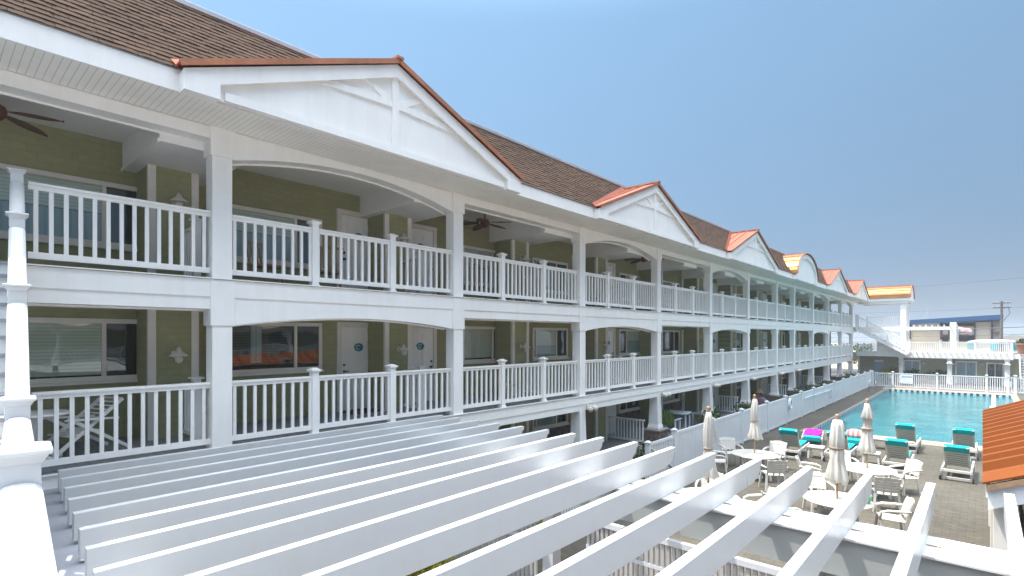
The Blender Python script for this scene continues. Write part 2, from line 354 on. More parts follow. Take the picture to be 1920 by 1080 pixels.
tag(g.build('pool_coping', 'coping', bevel=0.01), kind='structure')
# tile band just above the water
g = MB()
tile = stripes_mat('pool_tile_band', (0.55, 0.62, 0.66), (0.03, 0.05, 0.08), 'X', 0.36, 0.5, 0.3)
M['tile'] = tile
g.box(PX0, PY1 - 0.02, -0.6, PX1, PY1, -0.012); g.box(PX0, PY0, -0.6, PX1, PY0 + 0.02, -0.012)
tag(g.build('pool_wall', 'tile'), kind='structure')
g = MB(); g.box(PX0, PY0 + .02, -0.6, PX0 + 0.02, PY1 - .02, -0.012); g.box(PX1 - 0.02, PY0 + .02, -0.6, PX1, PY1 - .02, -0.012)
M['tile_y'] = stripes_mat('pool_side_tile_band', (0.55, 0.62, 0.66), (0.03, 0.05, 0.08), 'Y', 0.36, 0.5, 0.3)
tag(g.build('pool_wall', 'tile_y'), kind='structure')
g = MB(); g.add([(PX0, PY0, -0.14), (PX1, PY0, -0.14), (PX1, PY1, -0.14), (PX0, PY1, -0.14)], [(0, 1, 2, 3)])
tag(g.build('water', 'water'), kind='structure')
# planting strip between the patios and the pool fence, and patio slab
g = MB(); g.box(-9.25, -6, -0.2, -7.3, 63, 0.02); tag(g.build('planting_bed', 'soil'), kind='structure')
g = MB(); g.box(-12.0, -7, -0.2, -9.25, 64, 0.14); tag(g.build('patio', 'concrete'), kind='structure')
g = MB()
for (x, y, n) in ((-8.3, 15.2, 900), (-8.3, 17.5, 900), (-8.2, 20.5, 700), (-8.2, 22.6, 700), (-8.2, 26, 500), (-8.3, 12.5, 900), (-8.4, 10.5, 900), (-8.4, 14, 900)):
    for _ in range(n):
        px, py = x + rnd.uniform(-0.8, 0.8), y + rnd.gauss(0, 0.6); h = rnd.uniform(0.10, 0.26); a = rnd.uniform(0, 6.28); w = 0.012
        dx, dy = math.cos(a) * w, math.sin(a) * w; lx, ly = rnd.gauss(0, 0.06), rnd.gauss(0, 0.06)
        g.add([(px - dx, py - dy, 0.02), (px + dx, py + dy, 0.02), (px + lx, py + ly, 0.02 + h)], [(0, 1, 2)])
tag(g.build('grass', 'grassm'), kind='stuff')
g = MB(); g.box(-9.2, 7.5, 0.02, -7.42, 18.0, 0.03); tag(g.build('lawn', paint('lawn_turf', (0.12, 0.125, 0.022), 0.95, 0.35, 5, bumps=0.8, spec=0.1)), kind='structure')
# garden path in the bed
g = MB(); g.box(-9.25, 19.75, 0.02, -7.4, 20.35, 0.06); tag(g.build('path', 'concrete'), kind='structure')
# sandy rise far behind, seen through the breezeway
g = MB()
n = 24
for i in range(n):
    for j in range(8):
        pass
vs = []; fs = []
for i in range(31):
    for j in range(9):
        x = -60 + i * 2.0; y = 84 + j * 4.0
        z = 3.4 * math.sin(math.pi * j / 8) * (0.75 + 0.25 * math.sin(i * 1.3) + 0.12 * math.sin(i * 3.1 + j))
        if x > -14: z *= max(0, 1 - (x + 14) / 8)
        vs.append((x, y, z - 0.05))
for i in range(30):
    for j in range(8):
        a = i * 9 + j; fs.append((a, a + 9, a + 10, a + 1))
g.add(vs, fs); tag(g.build('terrain', 'sand', smooth=True), kind='structure')

# ================================================================== MOTEL BUILDING
FX = -9.4           # face of the front columns
WX = -12.0          # recessed khaki wall
D2, D3 = 2.43, 5.25 # deck levels
cols = [3.355 + 5.28 * k for k in range(-2, 7)]
cols += [cols[-1] + 4.03]
for k in range(5): cols.append(cols[-1] + 5.28)
cols = cols[:14]                      # last about 60.2
YA, YB = cols[0] - 0.5, 66.0
arch_bays = {2, 4, 6, 10, 12}        # index of the left column
narrow = 8
motel = thing('motel_building', 'long white three-storey motel wing with khaki walls, arched balconies and copper gables', 'motel', (FX, 30, 0))
def mb(mbuild, name, mat, parent=None, **k):
    """part of the motel, mesh given in world coordinates"""
    o = mbuild.build(name, mat, **k); p = parent or motel; o.parent = p
    o.matrix_parent_inverse = Matrix.Translation(-Vector(abs_loc(p))); return o
def abs_loc(o):
    v = Vector(o.location)
    return v if o.type == 'EMPTY' else Vector((0, 0, 0))
def sub(mbuild, name, mat, parent, **k):
    o = mbuild.build(name, mat, **k); o.parent = parent; return o

# bump-out closets (front Y range) and rooms between them
bumpw = 0.80
bumps = [-6.64, -1.74] + [3.16, 8.2, 13.0, 17.9, 22.8, 27.7, 32.7, 37.6, 42.5, 47.4, 52.3, 57.2]
# main wall as one sheet with stone base at the patio level
w = MB(); w.box(WX - 0.3, YA, 0.95, WX, 64.2, 8.0); mb(w, 'wall', 'khaki')
w = MB(); w.box(WX - 0.3, YA, 0.0, WX + 0.03, 64.2, 0.90); mb(w, 'stone_base', 'stone')
w = MB(); w.box(WX - 0.3, YA, 0.90, WX + 0.07, 64.2, 0.95); mb(w, 'stone_ledge', 'stone_cap')
w = MB(); w.box(WX - 0.02, 64.2, 0, WX - 6, 64.4, 8.0); mb(w, 'end_wall', 'khaki_x')
# decks
for z, nm in ((D2, 'deck'), (D3, 'deck')):
    w = MB(); w.box(WX, YA, z - 0.05, FX - 0.012, YB - 1, z); mb(w, nm, 'deck')
    w = MB(); w.box(WX, YA, z - 0.44, FX - 0.32, YB - 1, z - 0.052); mb(w, 'balcony_ceiling', 'ceiling')
w = MB(); w.box(WX, YA, 7.92, FX - 0.3, YB, 7.98); mb(w, 'balcony_ceiling', 'ceiling')
# closets between rooms
for i, yb in enumerate(bumps):
    w = MB(); w.box(WX - 0.1, yb - bumpw / 2, 0.14, -11.2, yb + bumpw / 2, 7.9); o = mb(w, 'closet_wall', 'khaki')
    t = MB()
    for sy in (-1, 1):
        y = yb + sy * (bumpw / 2 - 0.05)
        for z0, z1 in ((D2, D3 - 0.45), (D3, 7.42), (0.14, D2 - 0.45)):
            t.box(-11.26, y - 0.062, z0, -11.185, y + 0.062, z1)
    sub(t, 'corner_trim', 'cream', o)
    d = MB(); d.box(WX, yb - 0.62, 7.40, FX - 0.31, yb + 0.75, 7.92); mb(d, 'dropped_soffit', 'ceiling')
    e = MB(); e.box(WX, yb - 0.645, 7.38, FX - 0.31, yb - 0.62, 7.44); mb(e, 'soffit_trim', 'white')

# ---- columns
def col_blocks(y):
    for z0, z1, cap in ((D3, 7.27, 7.75), (D2, 4.48, 5.25)):
        w = MB(); w.box(FX - 0.28, y - 0.155, z0, FX, y + 0.155, z1); o = mb(w, 'column', 'white', bevel=0.006)
        c = MB(); c.box(FX - 0.32, y - 0.185, z1, FX + 0.02, y + 0.185, cap - 0.012); sub(c, 'capital', 'white', o, bevel=0.006)
    # ground floor: tapered column on a stone pier
    w = MB(); w.frustum(FX - 0.17, y, 0.78, 1.98, 0.20, 0.18, 0.165, 0.155)
    w.box(FX - 0.40, y - 0.215, 0.72, FX + 0.06, y + 0.215, 0.80); w.frustum(FX - 0.17, y, 0.80, 0.90, 0.225, 0.21, 0.20, 0.18)
    o = mb(w, 'column', 'white', bevel=0.006)
    p = MB(); p.box(FX - 0.52, y - 0.42, 0.0, FX + 0.18, y + 0.42, 0.66); o = mb(p, 'stone_pier', 'stone')
    p = MB(); p.box(FX - 0.56, y - 0.46, 0.66, FX + 0.22, y + 0.46, 0.72); sub(p, 'pier_cap', 'stone_cap', o, bevel=0.01)
for y in cols: col_blocks(y)

# ---- beams
def arc(y0, y1, zs, zm, n=18):
    a = []
    for i in range(n + 1):
        t = i / n; yy = y0 + (y1 - y0) * t
        # flat segmental arch
        a.append((yy, zs + (zm - zs) * (1 - (2 * t - 1) ** 2)))
    return a
for i in range(len(cols) - 1):
    y0, y1 = cols[i] + 0.185, cols[i + 1] - 0.185
    ar = i in arch_bays
    for top, flat, sp, mid, bandz in ((7.74, 7.545, 7.27, 7.60, None), (5.238, 4.755, 4.49, 4.665, 4.955)):
        w = MB()
        if ar: a = arc(y0, y1, sp, mid)
        else: a = [(y0, flat), (y1, flat)]
        tz = bandz or top
        w.strip([(FX - 0.30, y, tz) for y, z in a], [(FX - 0.30, y, z) for y, z in a], (0.285, 0, 0))
        if bandz: w.box(FX - 0.30, y0, bandz, FX + 0.008, y1, top)
        mb(w, 'beam', 'white')
        # slim lip on the inner lower edge
        l = MB(); l.strip([(FX - 0.335, y, z + 0.03) for y, z in a], [(FX - 0.335, y, z - 0.03) for y, z in a], (0.033, 0, 0))
        mb(l, 'beam_lip', 'white')
    w = MB(); w.box(FX - 0.30, cols[i] - 0.0, 1.975, FX - 0.01, cols[i + 1], 2.17); w.box(FX - 0.30, cols[i], 2.172, FX + 0.012, cols[i + 1], D2 - 0.006)
    mb(w, 'beam', 'white')
# metal drip edge along each deck
for z in (D2, D3):
    w = MB(); w.box(FX - 0.01, YA, z - 0.004, FX + 0.045, cols[-1], z + 0.012); mb(w, 'deck_edge', 'white')

# ---- railings
def railing(y0, y1, z, X, posts, parent_fn=None, along='Y', mat='white'):
    """guard rail along Y with newels; returns parts"""
    w = MB(); t, b = z + 1.12, z + 0.10
    w.box(X - 0.055, y0, t - 0.035, X + 0.055, y1, t); w.box(X - 0.03, y0, t - 0.095, X + 0.03, y1, t - 0.035)
    w.box(X - 0.025, y0, b, X + 0.025, y1, b + 0.09)
    ed = [y0] + posts + [y1]
    for a, c in zip(ed[:-1], ed[1:]):
        n = max(2, round((c - a - 0.1) / 0.155)); 
        for k in range(n):
            y = a + (c - a) * (k + 0.5) / n
            w.box(X - 0.02, y - 0.025, b + 0.09, X + 0.02, y + 0.025, t - 0.095)
    o = mb(w, 'railing', mat)
    for y in posts:
        p = MB(); p.box(X - 0.065, y - 0.065, z, X + 0.065, y + 0.065, t + 0.06)
        p.frustum(X, y, t + 0.06, t + 0.10, 0.066, 0.066, 0.098, 0.098); p.box(X - 0.105, y - 0.105, t + 0.10, X + 0.105, y + 0.105, t + 0.125)
        p.frustum(X, y, t + 0.125, t + 0.16, 0.09, 0.09, 0.03, 0.03); p.frustum(X, y, z, z + 0.05, 0.09, 0.09, 0.075, 0.075)
        sub(p, 'newel_post', mat, o)
    return o
for i in range(len(cols) - 1):
    y0, y1 = cols[i] + 0.155, cols[i + 1] - 0.155
    wd = y1 - y0
    for z in (D2, D3):
        if i == 0: continue
        a = y0; ps = [y0 + wd * 0.307, y0 + wd * 0.663]
        if i == 1:
            a = 1.02 if z == D2 else 0.98; ps = []
        if i == narrow: ps = [y0 + wd * 0.5]
        railing(a, y1, z, FX - 0.14, ps)

# ---- windows and doors on the recessed wall
def window(y0, y1, z0, z1, mulls, shade):
    f = MB(); t = 0.085
    f.box(WX - 0.02, y0, z0, WX + 0.05, y1, z0 + t); f.box(WX - 0.02, y0, z1 - t, WX + 0.05, y1, z1)
    f.box(WX - 0.02, y0, z0 + t, WX + 0.05, y0 + t, z1 - t); f.box(WX - 0.02, y1 - t, z0 + t, WX + 0.05, y1, z1 - t)
    for m_ in mulls: f.box(WX - 0.02, m_ - 0.035, z0 + t, WX + 0.047, m_ + 0.035, z1 - t)
    f.box(WX - 0.02, y0 - 0.03, z0 - 0.05, WX + 0.09, y1 + 0.03, z0)
    o = mb(f, 'window', 'cream', bevel=0.004)
    g_ = MB(); ed = [y0 + t] + list(mulls) + [y1 - t]
    for a, b in zip(ed[:-1], ed[1:]): g_.add([(WX + 0.030, a, z0 + t), (WX + 0.030, b, z0 + t), (WX + 0.030, b, z1 - t), (WX + 0.030, a, z1 - t)], [(0, 1, 2, 3)])
    sub(g_, 'pane', 'glass', o)
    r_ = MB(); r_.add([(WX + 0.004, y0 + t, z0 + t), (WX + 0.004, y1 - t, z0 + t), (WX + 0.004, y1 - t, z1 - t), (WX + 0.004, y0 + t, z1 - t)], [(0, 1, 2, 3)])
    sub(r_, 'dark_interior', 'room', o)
    # blinds: the wide pane carries the blind, the narrow one stays dark
    big = max(zip(ed[:-1], ed[1:]), key=lambda q: q[1] - q[0]); hh = z1 - z0 - 2 * t
    kind, frac = shade
    c = MB(); zt = z1 - t; zb = zt - hh * frac
    if kind == 'shutter':
        a, b = big; mid = (a + b) / 2
        for (p, q) in ((a + 0.02, mid - 0.14), (mid + 0.14, b - 0.02)):
            c.box(WX + 0.006, p, zb, WX + 0.016, q, zt)
        sub(c, 'shutter', 'blind_dark', o)
        k = MB(); k.box(WX + 0.006, mid - 0.12, zb, WX + 0.014, mid + 0.12, zt); sub(k, 'curtain', 'curtain', o)
    else:
        c.box(WX + 0.006, big[0] + 0.01, zb, WX + 0.016, big[1] - 0.01, zt); sub(c, 'blind', 'blind' if kind == 'blind' else 'curtain', o)
        if frac < 0.9:
            k = MB(); k.box(WX + 0.006, big[0] + 0.01, z0 + t, WX + 0.012, big[1] - 0.01, zb - 0.01); sub(k, 'curtain', 'curtain', o)
    return o

def door(y0, y1, z, hinge=1, plaque=True):
    """white panel door in a trim of 0.11"""
    f = MB(); h = z + 2.24; t = 0.12
    f.box(WX - 0.02, y0, z, WX + 0.05, y0 + t, h); f.box(WX - 0.02, y1 - t, z, WX + 0.05, y1, h); f.box(WX - 0.02, y0 + t, h - t, WX + 0.05, y1 - t, h)
    d = MB(); a, b = y0 + t + 0.005, y1 - t - 0.005; x = WX + 0.02
    d.box(WX - 0.02, a, z + 0.02, x, b, h - t - 0.005)
    # six raised panels
    cw = (b - a - 0.36) / 2
    for q in range(2):
        ya = a + 0.12 + q * (cw + 0.12)
        for za, zb in ((z + 0.22, z + 0.78), (z + 0.92, z + 1.62), (z + 1.74, z + 1.98)):
            d.box(x - 0.002, ya, za, x + 0.006, ya + cw, zb); d.box(x + 0.006, ya + 0.035, za + 0.035, x + 0.018, ya + cw - 0.035, zb - 0.035)
    o = mb(d, 'door', 'white', bevel=0.006)
    sub(f, 'door_frame', 'cream', o, bevel=0.004)
    yk = a + 0.07 if hinge > 0 else b - 0.07
    k = MB(); k.tube([(x, yk, z + 1.0), (x + 0.05, yk, z + 1.0), (x + 0.055, yk + 0.02 * hinge, z + 1.0), (x + 0.055, yk + 0.10 * hinge, z + 1.0)], [0.032, 0.022, 0.016, 0.014], 10)
    sub(k, 'handle', 'dark', o, smooth=True)
    k = MB(); k.tube([(x, yk, z + 1.16), (x + 0.025, yk, z + 1.16)], 0.03, 10); sub(k, 'lock', 'dark', o)
    if plaque:
        p = MB(); cy = (a + b) / 2; n = 20
        pts = [(x + 0.006, cy + 0.13 * math.cos(2 * math.pi * i / n), z + 1.60 + 0.105 * math.sin(2 * math.pi * i / n)) for i in range(n)]
        p.prism(pts, (0.022, 0, 0)); sub(p, 'plaque', 'plaque', o)
        q_ = MB(); q_.tube([(x + 0.031, cy - 0.02 + 0.055 * math.cos(a), z + 1.60 + 0.055 * math.sin(a)) for a in [0.7 + i * 0.45 for i in range(11)]], 0.009, 5); sub(q_, 'plaque_mark', 'signw', o)
    return o
shades = [('blind', 0.45), ('shutter', 0.86), ('blind', 0.97), ('curtain', 0.9), ('blind', 0.6)]
rooms = [(b0 + bumpw / 2, b1 - bumpw / 2) for b0, b1 in zip(bumps[:-1], bumps[1:])]
# (window y0, y1, mullions) and door spans along the wall; the nearest ones follow the photograph
W_special = {-1.74: dict(win=(0.45, 2.87, [2.26]), doors=[(-1.1, 0.1, -1)]),
             3.16: dict(win=(4.00, 6.52, [5.86]), doors=[(6.92, 8.13, 1)]) ,
             8.2: dict(win=(11.15, 13.17, [12.5]), doors=[(8.92, 10.12, -1)]),
             13.0: dict(win=(14.55, 16.68, [14.75, 15.96]), doors=[(17.0, 18.1, 1)]),
             17.9: dict(win=(20.55, 23.3, [21.2, 22.6]), doors=[(19.05, 20.22, -1)]),
             22.8: dict(win=(24.6, 26.75, [26.1]), doors=[(27.05, 28.4, 1)])}
idx = 0
for bi, b0 in enumerate(bumps[:-1]):
    ya, yb = b0 + 0.45, bumps[bi + 1] - 0.45
    if b0 in W_special:
        s_ = W_special[b0]; win, doors = s_['win'], s_['doors']
    else:
        if bi % 2: win = (ya + 0.75, ya + 2.85, [ya + 2.2]); doors = [(yb - 1.25, yb - 0.05, 1)]
        else: win = (yb - 2.4, yb - 0.3, [yb - 0.95]); doors = [(ya + 0.1, ya + 1.3, -1)]
    for fl, z in enumerate((D2, D3)):
        dz = (1.07, 2.20) if fl == 0 else (0.70, 1.88)
        sp_ = {(0, -1.74): ('blind', 0.97), (1, -1.74): ('blind', 0.5), (0, 3.16): ('shutter', 0.86), (1, 3.16): ('blind', 0.45), (0, 8.2): ('blind', 0.95)}
        window(win[0], win[1], z + dz[0], z + dz[1], win[2], sp_.get((fl, b0), shades[(idx + fl * 2) % 5]))
        for (d0, d1, hg) in doors: door(d0, d1, z, hg)
    window(win[0], win[1], 0.97, 1.85, win[2], shades[(idx + 1) % 5])
    for (d0, d1, hg) in doors:
        o = MB().box(WX, d0, 0.14, WX + 0.085, d1, 1.95); mb(o, 'door', 'white', bevel=0.004)
    idx += 1

# ---- eave: soffit, fascia, mansard, ridge cap
EX = -8.42
w = MB(); w.box(FX - 0.0, YA, 7.74, EX, YB, 7.765); mb(w, 'soffit', 'soffit')
w = MB(); w.box(EX - 0.001, YA, 7.725, EX + 0.035, YB, 8.02); mb(w, 'fascia', 'white')
MX0, MZ0, MX1, MZ1 = EX + 0.055, 8.03, -9.45, 9.555
dl = Vector((MX1 - MX0, 0, MZ1 - MZ0)); nc = 19; ln = dl.length; dn = dl.normalized(); nn = Vector((dn.z, 0, -dn.x))
w = MB()
for k in range(nc):
    p = Vector((MX0, 0, MZ0)) + dn * (ln * k / nc); q = Vector((MX0, 0, MZ0)) + dn * (ln * (k + 1) / nc)
    a = p + nn * 0.013; b = q + nn * 0.003
    w.add([(a.x, YA, a.z), (a.x, YB, a.z), (b.x, YB, b.z), (b.x, YA, b.z)], [(0, 1, 2, 3)])
    w.add([(p.x, YA, p.z), (p.x, YB, p.z), (a.x, YB, a.z), (a.x, YA, a.z)], [(0, 1, 2, 3)])
# loose laminated tabs: thicker shingle pieces scattered on each course
for k in range(nc):
    p = Vector((MX0, 0, MZ0)) + dn * (ln * k / nc); q = Vector((MX0, 0, MZ0)) + dn * (ln * (k + 1) / nc)
    y = YA + rnd.uniform(0, 0.4)
    while y < 45:
        l = rnd.choice((0.16, 0.24, 0.36)); a = p + nn * 0.018; b = q + nn * 0.006
        w.add([(a.x, y, a.z), (a.x, y + l, a.z), (b.x, y + l, b.z), (b.x, y, b.z)], [(0, 1, 2, 3)])
        w.add([(p.x, y, p.z), (p.x, y + l, p.z), (a.x, y + l, a.z), (a.x, y, a.z)], [(0, 1, 2, 3)])
        w.add([(p.x, y, p.z), (a.x, y, a.z), (b.x, y, b.z), (q.x, y, q.z)], [(0, 1, 2, 3)])
        w.add([(p.x, y + l, p.z), (a.x, y + l, a.z), (b.x, y + l, b.z), (q.x, y + l, q.z)], [(3, 2, 1, 0)])
        y += l + rnd.choice((0.1, 0.18, 0.26, 0.4))
roof = mb(w, 'roof', 'shingle')
w = MB(); w.add([(MX1, YA, MZ1 - 0.02), (MX1, YB, MZ1 - 0.02), (WX - 6, YB, MZ1 - 0.02), (WX - 6, YA, MZ1 - 0.02)], [(0, 1, 2, 3)])
w.box(WX - 6, YB, 7.9, MX1, YB - 0.05, MZ1 - 0.03); w.box(WX - 6, YA, 7.9, MX1, YA + 0.05, MZ1 - 0.03); sub(w, 'flat_roof', 'grey_trim', roof)
w = MB(); w.box(MX1 - 0.16, YA, MZ1 - 0.01, MX1 + 0.03, YB, MZ1 + 0.075); sub(w, 'ridge_cap', 'grey_trim', roof, bevel=0.01)

# ---- gables with copper roofs
def gable(yc, hw=3.55):
    GX = -8.18; zb, za = 7.70, 9.40
    w = MB(); wz0 = 7.73
    # tympanum wall
    w.prism([(EX + 0.11, yc - hw + 0.12, wz0), (EX + 0.11, yc + hw - 0.12, wz0), (EX + 0.11, yc + hw - 0.12, 7.885), (EX + 0.11, yc, 9.195), (EX + 0.11, yc - hw + 0.12, 7.885)], (0.03, 0, 0))
    o = mb(w, 'gable', 'white')
    # sill board, king post, tie and braces
    t = MB(); X = EX + 0.14
    t.box(X, yc - hw + 0.55, 7.735, X + 0.05, yc + hw - 0.55, 7.86); t.box(X, yc - 0.075, 7.86, X + 0.045, yc + 0.075, 9.24)
    for s in (-1, 1):
        t.bar((X + 0.012, yc + s * 0.075, 8.66), (X + 0.012, yc + s * 1.46, 8.60), 0.125, 0.05, (1, 0, 0))
        t.bar((X + 0.011, yc + s * 0.075, 8.66), (X + 0.011, yc + s * 0.70, 9.00), 0.11, 0.044, (1, 0, 0))
        t.bar((X + 0.010, yc + s * 0.11, 9.13), (X + 0.010, yc + s * 0.42, 9.11), 0.05, 0.036, (1, 0, 0))
    sub(t, 'gable_truss', 'white', o, bevel=0.003)
    # rake boards and boxed returns
    r = MB()
    for s in (-1, 1):
        p = [(yc, za), (yc + s * hw, 7.99), (yc + s * hw, 7.74), (yc + s * (hw - 0.42), 7.90), (yc, za - 0.24)]
        r.prism([(GX - 0.04, y, z) for y, z in p], (0.04, 0, 0))
        # soffit under the rake
        r.prism([(EX + 0.05, yc, za - 0.22), (EX + 0.05, yc + s * (hw - 0.1), 7.86), (EX + 0.05, yc + s * (hw - 0.1), 7.89), (EX + 0.05, yc, za - 0.19)], (GX - 0.041 - EX - 0.05, 0, 0))
        ya, yb = sorted((yc + s * (hw - 0.003), yc + s * (hw - 0.47)))
        r.box(EX + 0.037, ya, 7.705, GX + 0.006, yb, 7.985)
    sub(r, 'rake_board', 'white', o, bevel=0.004)
    # copper sheets: each slope runs back to the mansard
    c = MB(); sm = MB(); zr = za + 0.075; ze = 8.055; FXe = GX + 0.05
    def mx(z): return MX0 - (z - MZ0) * (MX0 - MX1) / (MZ1 - MZ0) - 0.05
    for s in (-1, 1):
        A = [(FXe, yc, zr), (FXe, yc + s * (hw + 0.06), ze), (mx(ze) + 0.04, yc + s * (hw + 0.06), ze), (mx(zr), yc, zr)]
        B = [(x, y, z - 0.03) for x, y, z in A]
        c.add(A + B, [(0, 1, 2, 3), (7, 6, 5, 4), (0, 4, 5, 1), (1, 5, 6, 2), (2, 6, 7, 3), (3, 7, 4, 0)])
        # standing seams
        for k in range(1, 3):
            xs = FXe - 0.12 - k * 0.36
            t1 = 0.97 if xs > -8.6 else 0.0
            zl = MZ0 + (MX0 - xs) * (MZ1 - MZ0) / (MX0 - MX1) + 0.05
            f = max(0.0, min(1, (zr - zl) / (zr - ze)))
            if f > 0.08: sm.bar((xs, yc, zr + 0.012), (xs, yc + s * (hw + 0.05) * f, zr + (ze - zr) * f + 0.012), 0.025, 0.045)
        # step flashing along the valley
        c.bar((mx(ze) + 0.1, yc + s * (hw + 0.06), ze + 0.01), (mx(zr) + 0.06, yc + s * 0.1, zr + 0.005), 0.20, 0.014, nn)
    sub(c, 'copper_roof', 'copper', o); sub(sm, 'standing_seam', 'copper_edge', o)
    e = MB()
    for s in (-1, 1):
        e.bar((FXe + 0.012, yc, zr - 0.03), (FXe + 0.012, yc + s * (hw + 0.06), ze - 0.03), 0.022, 0.085)
    e.bar((FXe + 0.05, yc, zr + 0.02), (mx(zr), yc, zr + 0.02), 0.15, 0.045)
    sub(e, 'copper_edge', 'copper_edge', o)
for i in (2, 4, 6, 10, 12): gable((cols[i] + cols[i + 1]) / 2 - 0.02)

def barrel_dormer(yc, hw=2.6):
    GX = -8.18; z0 = 8.0; zt = 9.42; n = 22
    prof = [(yc + hw * math.cos(math.pi * k / n), z0 + (zt - z0) * math.sin(math.pi * k / n)) for k in range(n + 1)]
    inner = [(yc + (hw - 0.25) * math.cos(math.pi * k / n), z0 - 0.02 + (zt - z0 - 0.22) * math.sin(math.pi * k / n)) for k in range(n + 1)]
    w = MB(); w.prism([(EX + 0.11, y, z) for y, z in [(yc + hw - .1, 7.73)] + inner + [(yc - hw + .1, 7.73)]], (0.03, 0, 0)); o = mb(w, 'barrel_dormer', 'white')
    r = MB(); r.strip([(GX - 0.04, y, z) for y, z in prof], [(GX - 0.04, y, z) for y, z in inner], (0.04, 0, 0))
    r.strip([(EX + 0.05, y, z + 0.02) for y, z in inner], [(EX + 0.05, y, z) for y, z in inner], (GX - 0.041 - EX - 0.05, 0, 0))
    for s in (-1, 1):
        ya, yb = sorted((yc + s * (hw - 0.003), yc + s * (hw - 0.47))); r.box(EX + 0.037, ya, 7.705, GX + 0.006, yb, 7.985)
    sub(r, 'rake_board', 'white', o)
    c = MB(); p2 = [(yc + (hw + 0.07) * math.cos(math.pi * k / n), z0 + 0.05 + (zt - z0 + 0.03) * math.sin(math.pi * k / n)) for k in range(n + 1)]
    p1 = [(y, z - 0.03) for y, z in p2]
    def mx(z): return MX0 - (z - MZ0) * (MX0 - MX1) / (MZ1 - MZ0) - 0.06
    A = [(GX + 0.05, y, z) for y, z in p2]; B = [(mx(z), y, z) for y, z in p2]; D_ = [(GX + 0.05, y, z) for y, z in p1]
    nA = len(A)
    c.add(A + B + D_, [(i, i + 1, nA + i + 1, nA + i) for i in range(nA - 1)] + [(i + 1, i, 2 * nA + i, 2 * nA + i + 1) for i in range(nA - 1)])
    sm = MB()
    for k in range(2, n - 1, 2):
        y, z = p2[k]; sm.bar((GX + 0.05, y, z + 0.01), (mx(z), y, z + 0.01), 0.03, 0.05)
    sub(c, 'copper_roof', 'copper_bright', o); sub(sm, 'standing_seam', 'copper_edge', o)
    e = MB()
    e.tube([(GX + 0.06, y, z - 0.02) for y, z in p2], 0.035, 6); sub(e, 'copper_edge', 'copper_edge', o)
barrel_dormer((cols[narrow] + cols[narrow + 1]) / 2)

# ---- patio dividers at the ground floor
def x_rail(y, x0, x1, z, name, mat='white', top=0.95):
    w = MB(); t = z + top
    w.box(x0, y - 0.05, t - 0.05, x1, y + 0.05, t); w.box(x0, y - 0.025, z + 0.08, x1, y + 0.025, z + 0.15)
    n = max(3, round((x1 - x0) / 0.135))
    for k in range(n):
        x = x0 + (x1 - x0) * (k + 0.5) / n; w.box(x - 0.025, y - 0.018, z + 0.15, x + 0.025, y + 0.018, t - 0.05)
    return w
for k in (5, 7, 9, 11): mb(x_rail(cols[k] - 0.55, -11.9, -9.75, 0.14, 'divider'), 'patio_divider', 'white')
# dividers on the balconies beside each closet
for i, yb in enumerate(bumps[2:9]):
    for z in (D2, D3):
        w = x_rail(yb + 0.15, -11.15, -10.55, z, 'd', top=1.02)
        w.box(-10.55, yb + 0.09, z, -10.43, yb + 0.21, z + 1.12); w.box(-10.59, yb + 0.05, z + 1.12, -10.39, yb + 0.25, z + 1.15)
        mb(w, 'balcony_divider', 'white')

# ================================================================== wall lamps, fans, floodlights
def make_lamp():
    t = thing('wall_lamp', 'x', 'wall lamp', group='porch lamps on the closet walls')
    b = MB(); b.lathe([(0.075, -0.02), (0.075, 0.0)], 0, 0, 14); 
    b.v = [(z + 0.01, y, x) for x, y, z in b.v]; b.build('back_plate', 'lampw', t, smooth=True)
    a = MB(); a.tube([(0.0, 0, 0.0), (0.08, 0, 0.10), (0.16, 0, 0.14), (0.20, 0, 0.10)], 0.016, 8); a.build('arm', 'lampw', t, smooth=True)
    s = MB(); s.lathe([(0.03, 0.12), (0.05, 0.06), (0.085, 0.03), (0.15, -0.02), (0.155, -0.035), (0.13, -0.035)], 0.2, 0, 18); s.build('shade', 'lampw', t, smooth=True)
    g_ = MB(); g_.lathe([(0.06, -0.03), (0.07, -0.08), (0.055, -0.14), (0.015, -0.165)], 0.2, 0, 14); g_.build('globe', 'lampw', t, smooth=True)
    return t
lamp = make_lamp()
lamp_lab = ['right of the leftmost big window', 'between two white doors of the first arch', 'in the bay right of the first arch', 'in the second arched bay', None, 'in the bay right of the second arch', 'in the third arched bay']
first = True
for i, yb in enumerate(bumps[2:9]):
    if lamp_lab[i] is None: continue
    for z, fl in ((D2, 'middle balcony'), (D3, 'top balcony')):
        place(lamp, first, (-11.19, yb + 0.02, z + 1.55), 0, 'cream lantern, %s, %s' % (fl, lamp_lab[i]), 'porch lamps on the closet walls'); first = False

